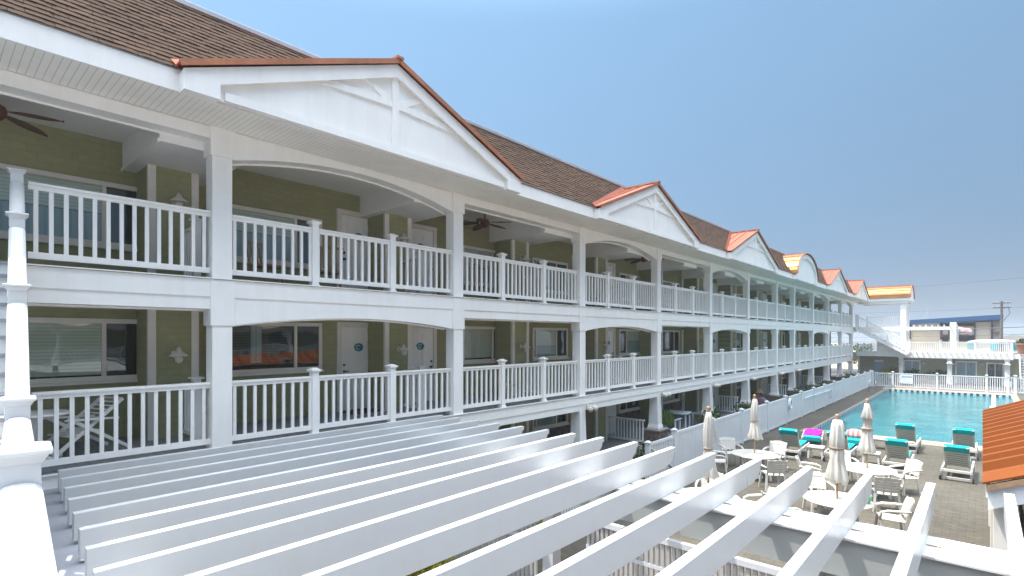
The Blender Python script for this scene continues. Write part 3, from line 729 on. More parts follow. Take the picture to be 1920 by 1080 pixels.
def make_fan():
    t = thing('ceiling_fan', 'x', 'fan', group='brown ceiling fans of the top balcony')
    m_ = MB(); m_.tube([(0, 0, 0.34), (0, 0, 0.1)], 0.02, 8); m_.lathe([(0.05, 0.36), (0.08, 0.30), (0.02, 0.26)], 0, 0, 14); m_.build('rod', 'dark', t, smooth=True)
    h = MB(); h.lathe([(0.05, 0.12), (0.12, 0.08), (0.14, 0.02), (0.13, -0.05), (0.08, -0.11), (0.02, -0.13)], 0, 0, 18); h.build('motor', 'fanwood', t, smooth=True)
    for k in range(5):
        a = 2 * math.pi * k / 5 + 0.25
        b = MB(); n = 10; pts = []
        for s in (1, -1):
            rng = range(n + 1) if s == 1 else range(n, -1, -1)
            for i in rng:
                q = i / n; r = 0.17 + 0.68 * q; wd = 0.03 + 0.10 * math.sin(math.pi * min(1, q * 0.9 + 0.08)) ** 0.8
                if q > 0.97: wd = 0.006
                pts.append((r, s * wd, 0.015 * s - 0.06 * q))
        b.prism(pts, (0, 0, 0.012))
        rot = Matrix.Rotation(a, 4, 'Z'); b.v = [tuple(rot @ Vector(v)) for v in b.v]; b.build('blade', 'fanwood', t)
    return t
fan = make_fan()
for i, (y, lb) in enumerate(((0.75, 'brown leaf-bladed ceiling fan half cut off at the top left'), (10.95, 'brown ceiling fan over the flat bay right of the big gable'),
                             (20.6, 'brown ceiling fan just visible under the second arch'))):
    place(fan, i == 0, (-10.8, y, 7.60), 0.0 if i else R(58) - .25, lb, 'brown ceiling fans of the top balcony')

def make_flood():
    t = thing('floodlight', 'x', 'floodlight', group='floodlights along the lower beam')
    b = MB(); b.box(0, -0.07, -0.06, 0.05, 0.07, 0.06); b.build('mount', 'lampw', t, bevel=0.008)
    for s in (-1, 1):
        h = MB(); h.tube([(0.05, s * 0.06, 0.0), (0.13, s * 0.14, -0.02), (0.26, s * 0.17, -0.07)], [0.03, 0.065, 0.085], 12); h.build('lamp_head', 'lampw', t, smooth=True)
    return t
fl_ = make_flood()
for i, (k, lb) in enumerate(((4, 'third column, above the nearest stone patio'), (5, 'fourth column, left of the lime green chairs'), (6, 'fifth column, behind the first closed umbrella'),
                             (7, 'sixth column, behind the second closed umbrella'), (8, 'seventh column, above the seated person'), (9, 'eighth column far along the wing'))):
    place(fl_, i == 0, (FX + 0.02, cols[k] + 0.24, 2.08), 0.0, 'twin floodlight at the ' + lb, 'floodlights along the lower beam')

# ================================================================== OUTDOOR STAIR + TERRACE (left foreground)
SA = math.atan(0.0908)
def SP(x, off, z):
    """point on the stair: x = distance from the camera plane towards the building, off = sideways towards -Y"""
    return Vector((-x, 0.0908 * x + 0.008, z)) + Vector((math.sin(SA), -math.cos(SA), 0)) * 0 + Vector((-math.sin(SA), -math.cos(SA), 0)) * off
stair = thing('outdoor_staircase', 'white outdoor staircase with capped newels rising to the top balcony, cut by the left edge', 'staircase')
def rail_h(x): return 6.33 - 0.595 * (9.45 - x) if x >= 5.07 else 3.71
posts_ = [(9.45, 6.49, D3), (8.11, 5.69, None), (6.575, 4.78, None), (5.07, 3.88, 2.25), (2.80, 3.875, 2.25), (0.4, 3.885, 2.25)]
for x, zt, zb in posts_:
    p = SP(x, 0, 0); w = MB()
    if zb is None: zb = zt - 1.45
    def lb(hx, hy, z0, z1, h2=None):
        h2 = h2 or hx
        rot = Matrix.Rotation(-SA, 4, 'Z')
        vs = [rot @ Vector((sx * a, sy * a, 0)) + Vector((p.x, p.y, z)) for a, z in ((hx, z0), (h2, z1)) for sx, sy in ((-1, -1), (1, -1), (1, 1), (-1, 1))]
        w.add(vs, [(0, 3, 2, 1), (4, 5, 6, 7), (0, 1, 5, 4), (1, 2, 6, 5), (2, 3, 7, 6), (3, 0, 4, 7)])
    lb(0.064, 0, zb, zt - 0.055); lb(0.066, 0, zt - 0.065, zt - 0.028, 0.088); lb(0.098, 0, zt - 0.028, zt - 0.008); lb(0.098, 0, zt - 0.008, zt, 0.07)
    w.build('newel_post', 'white_gloss', stair, bevel=0.005)
def hrail(xa, za, xb, zb):
    """bread-loaf handrail with under rail"""
    A, B = SP(xa, 0, za), SP(xb, 0, zb); d = (B - A).normalized(); side = Vector((-math.sin(SA), -math.cos(SA), 0)); up = d.cross(side); 
    if up.z < 0: up = -up
    prof = [(-0.066, -0.055), (-0.070, -0.02), (-0.066, 0.008), (-0.045, 0.026), (-0.02, 0.033), (0.02, 0.033), (0.045, 0.026), (0.066, 0.008), (0.070, -0.02), (0.066, -0.055)]
    w = MB(); n = len(prof)
    w.add([A + side * a + up * b for a, b in prof] + [B + side * a + up * b for a, b in prof], [tuple(range(n)), tuple(range(2 * n - 1, n - 1, -1))] + [(i, n + i, n + (i + 1) % n, (i + 1) % n) for i in range(n)])
    o = w.build('handrail', 'white_gloss', stair)
    lo = MB(); dz = Vector((0, 0, -0.92)); lo.bar(A + dz, B + dz, 0.045, 0.08); lo.build('bottom_rail', 'white', stair)
    k = MB(); m_ = max(2, int((A - B).length / 0.14))
    for i in range(m_):
        q = A.lerp(B, (i + 0.5) / m_); k.bar(q + dz, q + Vector((0, 0, -0.05)), 0.04, 0.04, (1, 0, 0))
    k.build('balusters', 'white', stair)
for (xa, _, _), (xb, _, _) in zip(posts_[:-1], posts_[1:]):
    za = rail_h(xa) if xa > 5.1 else 3.71; zb = rail_h(xb) if xb > 5.1 else 3.71
    hrail(xa - 0.07, za - (0.595 * 0.07 if xa > 5.1 else 0), xb + 0.07, zb + (0.595 * 0.07 if xb >= 5.0 and xa > 5.1 else 0))
nst = 16; rise = (D3 - 2.25) / nst; run = (9.45 - 5.0) / nst
tr = MB(); ri = MB()
for k in range(nst):
    x = 5.0 + run * k; z = 2.25 + rise * (k + 1)
    a, b = SP(x - 0.03, 0.08, z), SP(x - 0.03, 1.25, z); c_, d_ = SP(x + run, 1.25, z), SP(x + run, 0.08, z)
    tr.prism([a, b, c_, d_], (0, 0, -0.04))
    a, b = SP(x, 0.08, z - rise), SP(x, 1.25, z - rise); c_, d_ = SP(x, 1.25, z - 0.04), SP(x, 0.08, z - 0.04)
    ri.prism([a, b, c_, d_], Vector((-0.02, 0, 0)))
tr.build('stair_tread', 'terrace', stair); ri.build('stair_riser', 'white', stair)
for off in (0.05, 1.29):
    w = MB(); a, b = SP(4.9, off, 2.25), SP(9.45, off, D3)
    w.bar(a - Vector((0, 0, 0.03)), b - Vector((0, 0, 0.03)), 0.05, 0.34); w.build('stringer', 'white', stair)
# terrace the stair lands on
w = MB()
w.prism([(FX + 0.012, 1.55, 2.25), (FX + 0.012, -4, 2.25), (3.0, -4, 2.25), (3.0, 0.62, 2.25)], (0, 0, -0.12))
terr = thing('terrace', 'grey coated upper terrace at the foot of the white outdoor staircase', 'terrace')
w.build('terrace_floor', 'terrace', terr)
w = MB(); w.bar((FX + 0.1, 1.56, 2.02), (3.0, 0.64, 2.02), 0.06, 0.44); w.build('rim_board', 'white', terr)
w = MB()
for x, y in ((-9, -3.6), (-4.5, -3.6), (-0.5, -3.6), (2.7, -3.6), (-8.6, 1.2), (-4.5, 0.9), (-0.5, 0.6), (2.7, 0.4)): w.box(x - 0.09, y - 0.09, 0, x + 0.09, y + 0.09, 2.13)
w.build('support_posts', 'white', terr)

# ================================================================== PERGOLA
perg = thing('pergola', 'white pergola of long parallel rafters on a wide beam below the camera', 'pergola')
RX = [-9.0, -8.46, -7.9, -7.32, -6.71, -6.11, -5.52, -4.94, -4.3, -3.66, -3.03, -2.39, -1.74, -1.08, -0.46, 0.22, 0.86, 1.5]
for k, x in enumerate(RX):
    yl = 1.22 - 0.05 * k if k < 16 else 0.45; yr = 7.77 + 0.019 * k; z0, z1 = 2.29, 2.56; h = 0.045
    prof = [(yl, z0), (yl, z1), (yr, z1), (yr, z1 - 0.075), (yr - 0.05, z1 - 0.085)]
    for i in range(1, 8):
        t = i / 8 * math.pi / 2; prof.append((yr - 0.05 - 0.25 * (1 - math.cos(t)) , z1 - 0.085 - 0.155 * math.sin(t)))
    prof += [(yr - 0.31, z0 + 0.02), (yr - 0.34, z0)]
    w = MB(); w.prism([(x - h, y, z) for y, z in prof], (2 * h, 0, 0)); w.build('rafter', 'white_gloss', perg, bevel=0.006)
    if k >= 11:
        cpl = MB(); cpl.box(x - h - 0.004, yr - 0.62, z0 + 0.003, x + h + 0.004, yr - 0.60, z1 + 0.004); cpl.build('joint_sleeve', 'white_gloss', perg)
w = MB(); w.box(-9.2, 6.16, 2.262, 2.4, 6.475, 2.288); w.box(-9.2, 6.483, 2.262, 2.4, 6.80, 2.288); w.build('beam_cap', 'white_gloss', perg, bevel=0.004)
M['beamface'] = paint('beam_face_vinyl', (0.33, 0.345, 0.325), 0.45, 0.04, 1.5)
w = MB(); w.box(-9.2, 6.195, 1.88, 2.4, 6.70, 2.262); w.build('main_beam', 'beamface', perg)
for x in (-8.9, -4.95, -1.2, 2.2):
    w = MB(); w.box(x - 0.1, 6.38, 0.0, x + 0.1, 6.58, 1.88); w.box(x - 0.13, 6.35, 0, x + 0.13, 6.61, 0.16); w.build('post', 'white_gloss', perg, bevel=0.006)
M['rust'] = paint('rusty_bracket', (0.24, 0.14, 0.09), 0.7, 0.3, 20)
for x in RX[8:]: MB().box(x + 0.055, 6.468, 2.288, x + 0.17, 6.486, 2.296).build('bracket', 'rust', perg)

# picket fence under the beam
M['picket'] = paint('shade_toned_picket_vinyl', (0.46, 0.445, 0.42), 0.5, 0.08, 3)  # white pickets coloured beige-grey to stand in for shade under the beam
def picket_fence(name, label, y, x0, x1, z1, pitch, pw, mid, group=None):
    t = thing(name, label, 'fence', ((x0 + x1) / 2, y, 0), 0, group); cx = (x0 + x1) / 2
    r = MB(); r.box(x0 - cx, -0.035, z1 - 0.07, x1 - cx, 0.035, z1)
    for zz in [0.08] + mid: r.box(x0 - cx, -0.02, zz, x1 - cx, 0.02, zz + 0.05)
    r.build('rails', 'fence_white', t)
    p = MB(); n = int((x1 - x0) / pitch)
    for k in range(n):
        x = x0 - cx + (k + 0.5) * (x1 - x0) / n; p.box(x - pw / 2, -0.018, 0.03, x + pw / 2, 0.018, z1 - 0.07)
    p.build('pickets', 'picket', t); return t
picket_fence('picket_fence', 'white slatted fence under the pergola beam, its longer run at the bottom right', 6.17, -4.1, 2.3, 1.80, 0.072, 0.042, [1.38])
picket_fence('picket_fence', 'short white slatted fence under the pergola, left of the beam post', 6.40, -7.6, -5.15, 1.5, 0.09, 0.05, [1.1])
# mulch bed and yellow shrub below the rafters
g = MB(); g.box(-4.2, 3.4, 0.0, 2.3, 6.0, 0.05); g.box(-4.2, 6.35, 0.0, 2.3, 8.4, 0.05); tag(g.build('planting_bed', paint('red_mulch', (0.085, 0.035, 0.03), 1.0, 0.35, 8, bumps=0.8)), kind='structure')
g = MB(); g.box(-9.2, 1.4, 0.0, -4.2, 6.0, 0.006); tag(g.build('patio', paint('dark_slate_patio', (0.10, 0.105, 0.115), 0.7, 0.2, 2)), kind='structure')
def bush(name, label, c, rad, n, size, mat='leaf', seed=1, cat='shrub', group=None, stem=True):
    r_ = random.Random(seed); t = thing(name, label, cat, (c[0], c[1], 0), 0, group)
    f = MB()
    for _ in range(7):
        o = (r_.uniform(-.5, .5) * rad[0], r_.uniform(-.5, .5) * rad[1], c[2] + r_.uniform(-.3, .45) * rad[2])
        f.leaves(o, (rad[0] * .6, rad[1] * .6, rad[2] * .6), n // 7, size, r_)
    f.build('foliage', mat, t)
    if stem:
        s = MB()
        for k in range(5):
            a = r_.uniform(0, 6.28); s.tube([(0, 0, 0.0), (math.cos(a) * rad[0] * .3, math.sin(a) * rad[1] * .3, c[2])], [0.02, 0.008], 5)
        s.build('stems', 'wood', t)
    return t
bush('flowering_shrub', 'yellow-green shrub glimpsed between the pergola rafters at the bottom edge', (-6.95, 5.75, 0.42), (0.75, 0.5, 0.42), 900, 0.05, 'leaf_y', 3)

# ================================================================== POOL FENCES
def y_panel(t, y0, y1, yc, z1, nm):
    p = MB(); n = int((y1 - y0) / 0.15)
    p.box(-0.02, y0 - yc, 0.06, 0.02, y1 - yc, z1 - 0.05)
    for k in range(n + 1):
        y = y0 - yc + k * (y1 - y0) / n; p.box(0.02, y - 0.006, 0.08, 0.026, y + 0.006, z1 - 0.09)
    p.box(-0.035, y0 - yc, z1 - 0.09, 0.035, y1 - yc, z1); p.box(-0.035, y0 - yc, 0.04, 0.035, y1 - yc, 0.13)
    return p.build(nm, 'fence_white', t)
def cap_post(x, y, z1, h=0.065):
    p = MB(); p.box(x - h, y - h, 0, x + h, y + h, z1); p.box(x - h - 0.03, y - h - 0.03, z1, x + h + 0.03, y + h + 0.03, z1 + 0.025)
    p.frustum(x, y, z1 + 0.025, z1 + 0.075, h + 0.015, h + 0.015, 0.02, 0.02); return p
PF = -7.25
ys = [15.82, 18.9, 22.05, 25.4, 28.4, 31.4, 34.2, 37.0, 39.9, 42.9, 45.9, 48.9, 51.9, 54.9]
pf = thing('privacy_fence', 'long solid white vinyl fence between the pool and the motel patios', 'fence', (PF, 15.82, 0))
for a, b in zip(ys[:-1], ys[1:]): y_panel(pf, a + 0.065, b - 0.065, 15.82, 1.30, 'fence_panel')
for y in ys: cap_post(0, y - 15.82, 1.36).build('post', 'fence_white', pf, bevel=0.004)
gt = thing('garden_gate', 'white vinyl gate panels at the near end of the solid pool fence', 'gate', (PF, 14.1, 0))
for a, b in ((9.6, 12.93), (14.15, 15.74)): 
    p = MB(); n = int((b - a) / 0.11)
    for k in range(n):
        y = a - 14.1 + (k + .5) * (b - a) / n; p.box(-0.015, y - 0.035, 0.06, 0.015, y + 0.035, 1.12)
    p.box(-0.03, a - 14.1, 1.12, 0.03, b - 14.1, 1.2); p.box(-0.03, a - 14.1, 0.05, 0.03, b - 14.1, 0.12); p.build('gate_panel', 'fence_white', gt)
p = MB(); p.bar((0.03, 14.2 - 14.1, 1.05), (0.03, 15.7 - 14.1, 0.2), 0.03, 0.06, (1, 0, 0)); p.build('brace', 'fence_white', gt)
for y in (9.5, 13.0, 14.08): cap_post(0, y - 14.1, 1.22).build('post', 'fence_white', gt, bevel=0.004)

bf = thing('picket_fence', 'low white picket fence along the far end of the pool', 'fence', (-7.1, 54.95, 0))
bp = [atY(px, 700, 54.95).x for px in (1674, 1757, 1850)] ; bp = [-7.1] + bp + [1.45, 4.6]
for a, b in zip(bp[:-1], bp[1:]):
    r = MB(); r.box(a + 7.1, -0.03, 1.15, b + 7.1, 0.03, 1.23); r.box(a + 7.1, -0.025, 0.07, b + 7.1, 0.025, 0.15)
    n = int((b - a) / 0.125)
    for k in range(n):
        x = a + (k + 0.5) * (b - a) / n + 7.1; r.box(x - 0.03, -0.015, 0.15, x + 0.03, 0.015, 1.15)
    r.build('fence_panel', 'fence_white', bf)
for x in bp: cap_post(x + 7.1, 0, 1.30).build('post', 'fence_white', bf)
cap_post(1.85 + 7.1, 0, 1.34, 0.09).build('post', 'fence_white', bf)
# sign on it (lettering too small to read in the photograph: blue heading bar and pale lines)
sx0, sx1 = atY(1688, 705, 54.9).x, atY(1712, 705, 54.9).x
sg = thing('pool_sign', 'white notice board with a blue heading hung on the far picket fence', 'sign', ((sx0 + sx1) / 2, 54.9, 0.75)); hw_ = (sx1 - sx0) / 2
p = MB(); p.box(-hw_, -0.012, -0.36, hw_, 0.012, 0.36); p.build('board', 'signw', sg, bevel=0.006)
p = MB(); r_ = random.Random(2)
x = -hw_ * 0.78
while x < hw_ * 0.75:
    wd = r_.uniform(0.05, 0.09); p.box(x, -0.016, 0.14, x + wd, -0.0125, 0.26); x += wd + 0.018
p.build('heading', 'signb', sg)
p = MB()
for k in range(4):
    x = -hw_ * 0.75
    while x < hw_ * 0.7:
        wd = r_.uniform(0.05, 0.16); p.box(x, -0.016, 0.03 - k * 0.1, x + wd, -0.0125, 0.065 - k * 0.1); x += wd + 0.03
p.build('lettering', 'signg', sg)
# pool hand rail at the corner
hr = thing('pool_handrail', 'thin steel handrail at the far left corner of the pool', 'handrail', (-6.5, 49.5, 0))
p = MB(); p.tube([(-0.1, -0.4, 0), (-0.1, -0.4, 0.8), (0, 0, 0.95), (0.6, 1.4, 0.72), (1.1, 2.6, 0.4), (1.3, 3.0, 0.0)], 0.025, 8); p.tube([(0.25, 0.4, 0), (0.25, 0.4, 0.85)], 0.022, 8)
p.build('rail', 'steel', hr, smooth=True)
# things hung on the solid fence
t = thing('hose_reel', 'small white hose reel hung on the solid pool fence', 'hose reel', (PF + 0.07, 28.7, 0.98))
p = MB(); n = 20
for k in range(3):
    p.tube([(0.03 + 0.035 * k, (0.2 - 0.01 * k) * math.cos(2 * math.pi * i / n), (0.26 - 0.01 * k) * math.sin(2 * math.pi * i / n)) for i in range(n + 1)], 0.028, 8, False)
p.build('hose', 'signw', t, smooth=True); p = MB(); p.box(-0.03, -0.06, -0.1, 0.05, 0.06, 0.34); p.build('bracket', 'grey_trim', t)
t = thing('skimmer_pole', 'long pale pool skimmer pole lying along the solid fence', 'pole', (PF + 0.1, 35, 0.95))
p = MB(); p.tube([(0, -3.2, 0.05), (0, 3.3, 0.0)], 0.022, 8); p.build('shaft', 'signw', t)
p = MB(); p.tube([(0, 3.3 + 0.28 * math.sin(a), 0.0 - 0.25 + 0.25 * math.cos(a)) for a in [i * 2 * math.pi / 14 for i in range(15)]], 0.016, 6, False); p.build('net_hoop', 'steel', t)

# ================================================================== POOL FURNITURE
def make_chair():
    t = thing('patio_chair', 'x', 'chair', group='white resin chairs round the pool tables')
    s = MB()
    s.prism([(-0.23, -0.21, 0.42), (0.23, -0.21, 0.42), (0.26, 0.24, 0.44), (-0.26, 0.24, 0.44)], (0, 0, 0.03)); s.build('seat', 'resin', t, bevel=0.012)
    b = MB()
    n = 8
    def bp(u, h):  # curved back, local -y is behind
        return (u * (0.235 + 0.02 * h), -0.23 - 0.13 * h + 0.05 * (u * u), 0.46 + 0.44 * h - (0.05 * u * u if h > 0.95 else 0))
    sl = [(0.10, 0.27), (0.285, 0.43), (0.445, 0.58), (0.595, 0.72), (0.755, 1.0)]
    for h0, h1 in sl:
        us = [-1 + 2 * i / n for i in range(n + 1)]
        b.strip([bp(u, h1) for u in us], [bp(u, h0) for u in us], (0, -0.022, 0))
    for u in (-0.97, -0.03 - 0.3, 0.33, 0.97): b.bar(Vector(bp(u, 0)) + Vector((0, -0.026, 0)), Vector(bp(u, 0.95)) + Vector((0, -0.026, 0)), 0.045, 0.02, (0, 1, 0))
    b.build('backrest', 'resin', t)
    for sx in (-1, 1):
        for sy in (-1, 1):
            l = MB(); tp = (sx * 0.235, sy * 0.20 + 0.01, 0.45); bt = (sx * 0.275, sy * 0.25 + 0.01, 0.0)
            l.bar(bt, tp, 0.05, 0.045, (0, 1, 0)); l.build('leg', 'resin', t)
        a = MB(); a.tube([(sx * 0.285, -0.29, 0.67), (sx * 0.305, -0.1, 0.665), (sx * 0.30, 0.12, 0.655), (sx * 0.285, 0.235, 0.62), (sx * 0.27, 0.245, 0.45)], [0.022, 0.03, 0.03, 0.027, 0.022], 8)
        a.build('armrest', 'resin', t, smooth=True)
    return t
def make_table():
    t = thing('pool_table', 'x', 'table')
    w = MB(); w.lathe([(0.60, 0.68), (0.66, 0.685), (0.675, 0.70), (0.665, 0.72), (0.60, 0.724)], 0, 0, 40); w.build('tabletop', 'resin', t, smooth=False)
    for k in range(4):
        a = math.pi / 4 + k * math.pi / 2; c, s = math.cos(a), math.sin(a)
        l = MB(); l.bar((0.52 * c, 0.52 * s, 0), (0.42 * c, 0.42 * s, 0.69), 0.07, 0.05, (c, s, 0)); l.build('leg', 'resin', t)
    return t
def umbrella(name, label, loc, ztop, zbot, style, seed):
    r_ = random.Random(seed)
    t = thing('umbrella', label, 'umbrella', (loc[0], loc[1], 0), r_.uniform(0, 1), 'closed umbrellas by the pool')
    p = MB(); p.tube([(0, 0, 0.04), (0, 0, zbot + 0.3)], 0.022, 8); p.build('pole', 'wood', t, smooth=True)
    p = MB(); p.lathe([(0.24, 0.0), (0.24, 0.03), (0.06, 0.07), (0.035, 0.2)], 0, 0, 20); p.build('base', 'signw', t, smooth=True)
    H = ztop - zbot
    if style == 'flare':      # pinched mid, wide skirt
        prof = [(0.02, 1.0, 0), (0.055, 0.985, .4), (0.085, 0.90, .6), (0.10, 0.72, .8), (0.105, 0.50, .6), (0.085, 0.44, .3), (0.105, 0.36, .8), (0.15, 0.18, 1), (0.205, 0.02, 1.2), (0.19, 0.0, 1.2)]
    elif style == 'cape':     # upper vent flap hanging over the bundle
        prof = [(0.03, 1.0, 0), (0.06, 0.985, .3), (0.085, 0.88, .6), (0.15, 0.70, 1), (0.14, 0.69, 1), (0.105, 0.68, .5), (0.105, 0.5, .6), (0.115, 0.40, .6), (0.125, 0.34, .8), (0.17, 0.12, 1), (0.20, 0.02, 1.2), (0.18, 0.0, 1.2)]
    else:
        prof = [(0.03, 1.0, 0), (0.09, 0.985, .4), (0.125, 0.90, .6), (0.14, 0.70, .8), (0.145, 0.58, .5), (0.125, 0.545, .2), (0.14, 0.50, .5), (0.135, 0.36, .8), (0.17, 0.2, 1), (0.215, 0.05, 1.2), (0.195, 0.0, 1.2)]
    c = MB(); c.lathe([(a * .92, zbot + H * z, f) for a, z, f in prof], 0, 0, 64, 8, 0.17, r_.uniform(0, 1))
    # crumple
    vv = []
    for v in c.v:
        k = 1 + 0.09 * math.sin(13 * math.atan2(v[1], v[0]) + v[2] * 7 + seed) * (1 if v[2] < zbot + H * 0.9 else .3)
        vv.append((v[0] * k + 0.012 * math.sin(v[2] * 5 + seed), v[1] * k, v[2] + (0.03 * math.sin(5 * math.atan2(v[1], v[0]) + seed) if v[2] < zbot + 0.04 else 0)))
    c.v = vv; cn = c.build('canopy', 'canvas', t, smooth=True)
    zs = zbot + H * (0.44 if style == 'flare' else 0.545 if style == 'long' else 0.48); rs = 0.100 if style == 'flare' else 0.142
    b = MB(); b.lathe([(rs, zs - 0.012), (rs + 0.012, zs - 0.008), (rs + 0.012, zs + 0.008), (rs, zs + 0.012)], 0, 0, 24); b.build('tie_strap', 'wood', cn)
    if seed == 1:
        q = MB(); q.prism([(0.06, 0.05, zbot + H * .86), (0.12, 0.22, zbot + H * .56), (0.06, 0.20, zbot + H * .50), (0.04, 0.06, zbot + H * .5)], (0.03, -0.01, 0)); q.build('loose_flap', 'canvas', t)
    f = MB(); f.lathe([(0.035, ztop - 0.01), (0.05, ztop + 0.02), (0.03, ztop + 0.04), (0.045, ztop + 0.07), (0.035, ztop + 0.105), (0.005, ztop + 0.115)], 0, 0, 14); f.build('finial', 'wood', t, smooth=True)
    return t
T1, T2, T3, T4 = (-4.62, 11.85), (-5.22, 17.05), (-2.40, 13.5), (-2.35, 17.2)
tb = make_table()
place(tb, True, (*T1, 0), 0.2, 'round white table nearly hidden behind pergola rafters, under the leftmost umbrella', 'round white pool tables')
place(tb, False, (*T2, 0), 0.5, 'round white table half in shade beside the solid white fence', 'round white pool tables')
place(tb, False, (*T3, 0), 0.1, 'round white table nearest the camera, with a green bucket on it', 'round white pool tables')
place(tb, False, (*T4, 0), 0.7, 'round white table in full sun with the umbrella nearest the pool', 'round white pool tables')
umbrella('u', 'closed cream umbrella with a loose side flap, leftmost, in front of the solid fence', T1, 2.62, 1.14, 'flare', 1)
umbrella('u', 'slim closed cream umbrella with flared skirt over the half-shaded table', T2, 2.42, 1.18, 'flare', 2)
umbrella('u', 'thick closed cream umbrella over the table with the green bucket', T3, 2.48, 1.10, 'long', 3)
umbrella('u', 'closed cream umbrella with a caped top, rising in front of the water', T4, 2.50, 1.16, 'cape', 4)
chairs = [(-5.05, 13.05, T1, 'white resin chair beyond the leftmost umbrella table, back towards the pool'),
          (-3.72, 12.55, T1, 'white resin chair seen side-on between two rafters, right of the leftmost umbrella'),
          (-4.42, 16.05, T2, 'white resin chair, slotted back to the camera, at the half-shaded table'),
          (-6.15, 16.55, T2, 'white resin chair in shade on the left of the half-shaded table'),
          (-6.25, 18.0, T2, 'white resin chair against the solid fence, far left of the half-shaded table'),
          (-5.0, 18.35, T2, 'sunlit white resin chair on the far right of the half-shaded table'),
          (-3.05, 18.25, T4, 'white resin chair behind the thick umbrella, far side of the sunny table'),
          (-1.62, 18.1, T4, 'white resin chair in front of a lounger, right side of the sunny table'),
          (-1.80, 15.95, T4, 'white resin chair, back to the camera, near side of the sunny table'),
          (-3.62, 16.75, T4, 'white resin chair turned side-on, left of the thick umbrella'),
          (-3.0, 14.75, T3, 'white resin chair at the far side of the table with the green bucket'),
          (-1.45, 13.8, T3, 'white resin chair on the right of the table with the green bucket'),
          (-3.25, 12.5, T3, 'white resin chair mostly hidden by a rafter, left of the green bucket table')]
ch = make_chair()
for i, (x, y, tc_, lb) in enumerate(chairs):
    rz = math.atan2(tc_[1] - y, tc_[0] - x) - math.pi / 2
    place(ch, i == 0, (x, y, 0), rz + rnd.uniform(-.15, .15), lb, 'white resin chairs round the pool tables')
t = thing('bucket', 'small green plastic bucket on the round table nearest the camera', 'bucket', (-1.90, 13.55, 0.724))
p = MB(); p.lathe([(0.10, 0), (0.135, 0.16), (0.145, 0.165), (0.13, 0.165), (0.098, 0.01)], 0, 0, 20); p.build('body', 'green_plastic', t, smooth=True)
p = MB(); p.tube([(0.14 * math.cos(a), 0, 0.16 + 0.06 * math.sin(a)) for a in [i * math.pi / 8 for i in range(9)]], 0.006, 6); p.build('handle', 'signw', t)

def make_lounger():
    """head end at local -y, feet at +y"""
    t = thing('sun_lounger', 'x', 'sun lounger')
    for sx in (-1, 1):
        f = MB(); f.prism([(sx * 0.31, -0.15, 0.26), (sx * 0.31, 1.70, 0.26), (sx * 0.31, 1.78, 0.30), (sx * 0.31, 1.74, 0.36), (sx * 0.31, -0.15, 0.36)], (0.05 * sx, 0, 0)); f.build('side_rail', 'resin', t, bevel=0.012)
        for y, w_ in ((0.05, 0), (1.45, 0)):
            l = MB(); l.prism([(sx * 0.315, y - 0.06, 0.27), (sx * 0.315, y + 0.10, 0.27), (sx * 0.315, y + 0.05, 0.02), (sx * 0.315, y - 0.03, 0.0)], (0.06 * sx, 0, 0)); l.build('leg', 'resin', t, bevel=0.01)
        wh = MB(); n = 14; wh.prism([(sx * 0.36, -0.02 + 0.10 * math.cos(2 * math.pi * i / n), 0.10 + 0.10 * math.sin(2 * math.pi * i / n)) for i in range(n)], (0.04 * sx, 0, 0)); wh.build('wheel', 'dark' if sx < 0 else 'dark', t)
    c = MB(); c.box(-0.31, -0.14, 0.27, 0.31, -0.08, 0.35); c.box(-0.31, 0.02, 0.02, 0.31, 0.07, 0.10); c.build('cross_bar', 'resin', t, bevel=0.008)
    # raised backrest
    b = MB(); A = Vector((0, 0.42, 0.36)); B = Vector((0, -0.03, 1.00)); d = (B - A).normalized(); nrm = Vector((0, d.z, -d.y))
    for sx in (-1, 1): b.bar(A + Vector((sx * 0.275, 0, 0)), B + Vector((sx * 0.275, 0, 0)), 0.05, 0.04, nrm)
    for k in range(9):
        q = A.lerp(B, 0.07 + 0.86 * k / 8); b.bar(q + Vector((-0.25, 0, 0)), q + Vector((0.25, 0, 0)), 0.052, 0.018, nrm)
    bk = b.build('backrest', 'resin', t)
    # long cushion: seat, back, folded over the top
    u = nrm * 0.03; th = 0.05
    path = [Vector((0, 1.72, 0.375)), Vector((0, 1.2, 0.375)), Vector((0, 0.62, 0.375)), A + Vector((0, 0.06, 0.03)), A.lerp(B, 0.5) + u, B + u + d * 0.02]
    P = path; cs = MB(); hw = 0.275
    top = []
    for i, p_ in enumerate(P):
        dd = (P[min(i + 1, len(P) - 1)] - P[max(i - 1, 0)]).normalized(); nn_ = Vector((0, -dd.z, dd.y));
        if nn_.z < 0: nn_ = -nn_
        top.append(p_ + nn_ * th)
    cs.strip([Vector((-hw, p_.y, p_.z)) for p_ in top], [Vector((-hw, p_.y, p_.z)) for p_ in P], (2 * hw, 0, 0))
    # hood over the head end
    h0, h1 = B + u + d * 0.03, B - d * 0.16
    cs.prism([Vector((-hw - .015, q.y, q.z)) for q in (h0 + nrm * 0.06, h0 + d * 0.035, B - nrm * 0.035 + d * 0.035, h1 - nrm * 0.045, h1 - nrm * 0.028, B - nrm * 0.012, B + nrm * 0.0, )], (2 * hw + .03, 0, 0))
    cs.build('cushion', 'teal', t, bevel=0.012)
    k = MB()
    for sx in (-1, 1): k.box(sx * 0.25 - 0.03, -0.085, 0.99, sx * 0.25 + 0.03, -0.02, 1.03)
    k.build('corner_cap', 'resin', t, bevel=0.01)
    return t
lo = make_lounger()
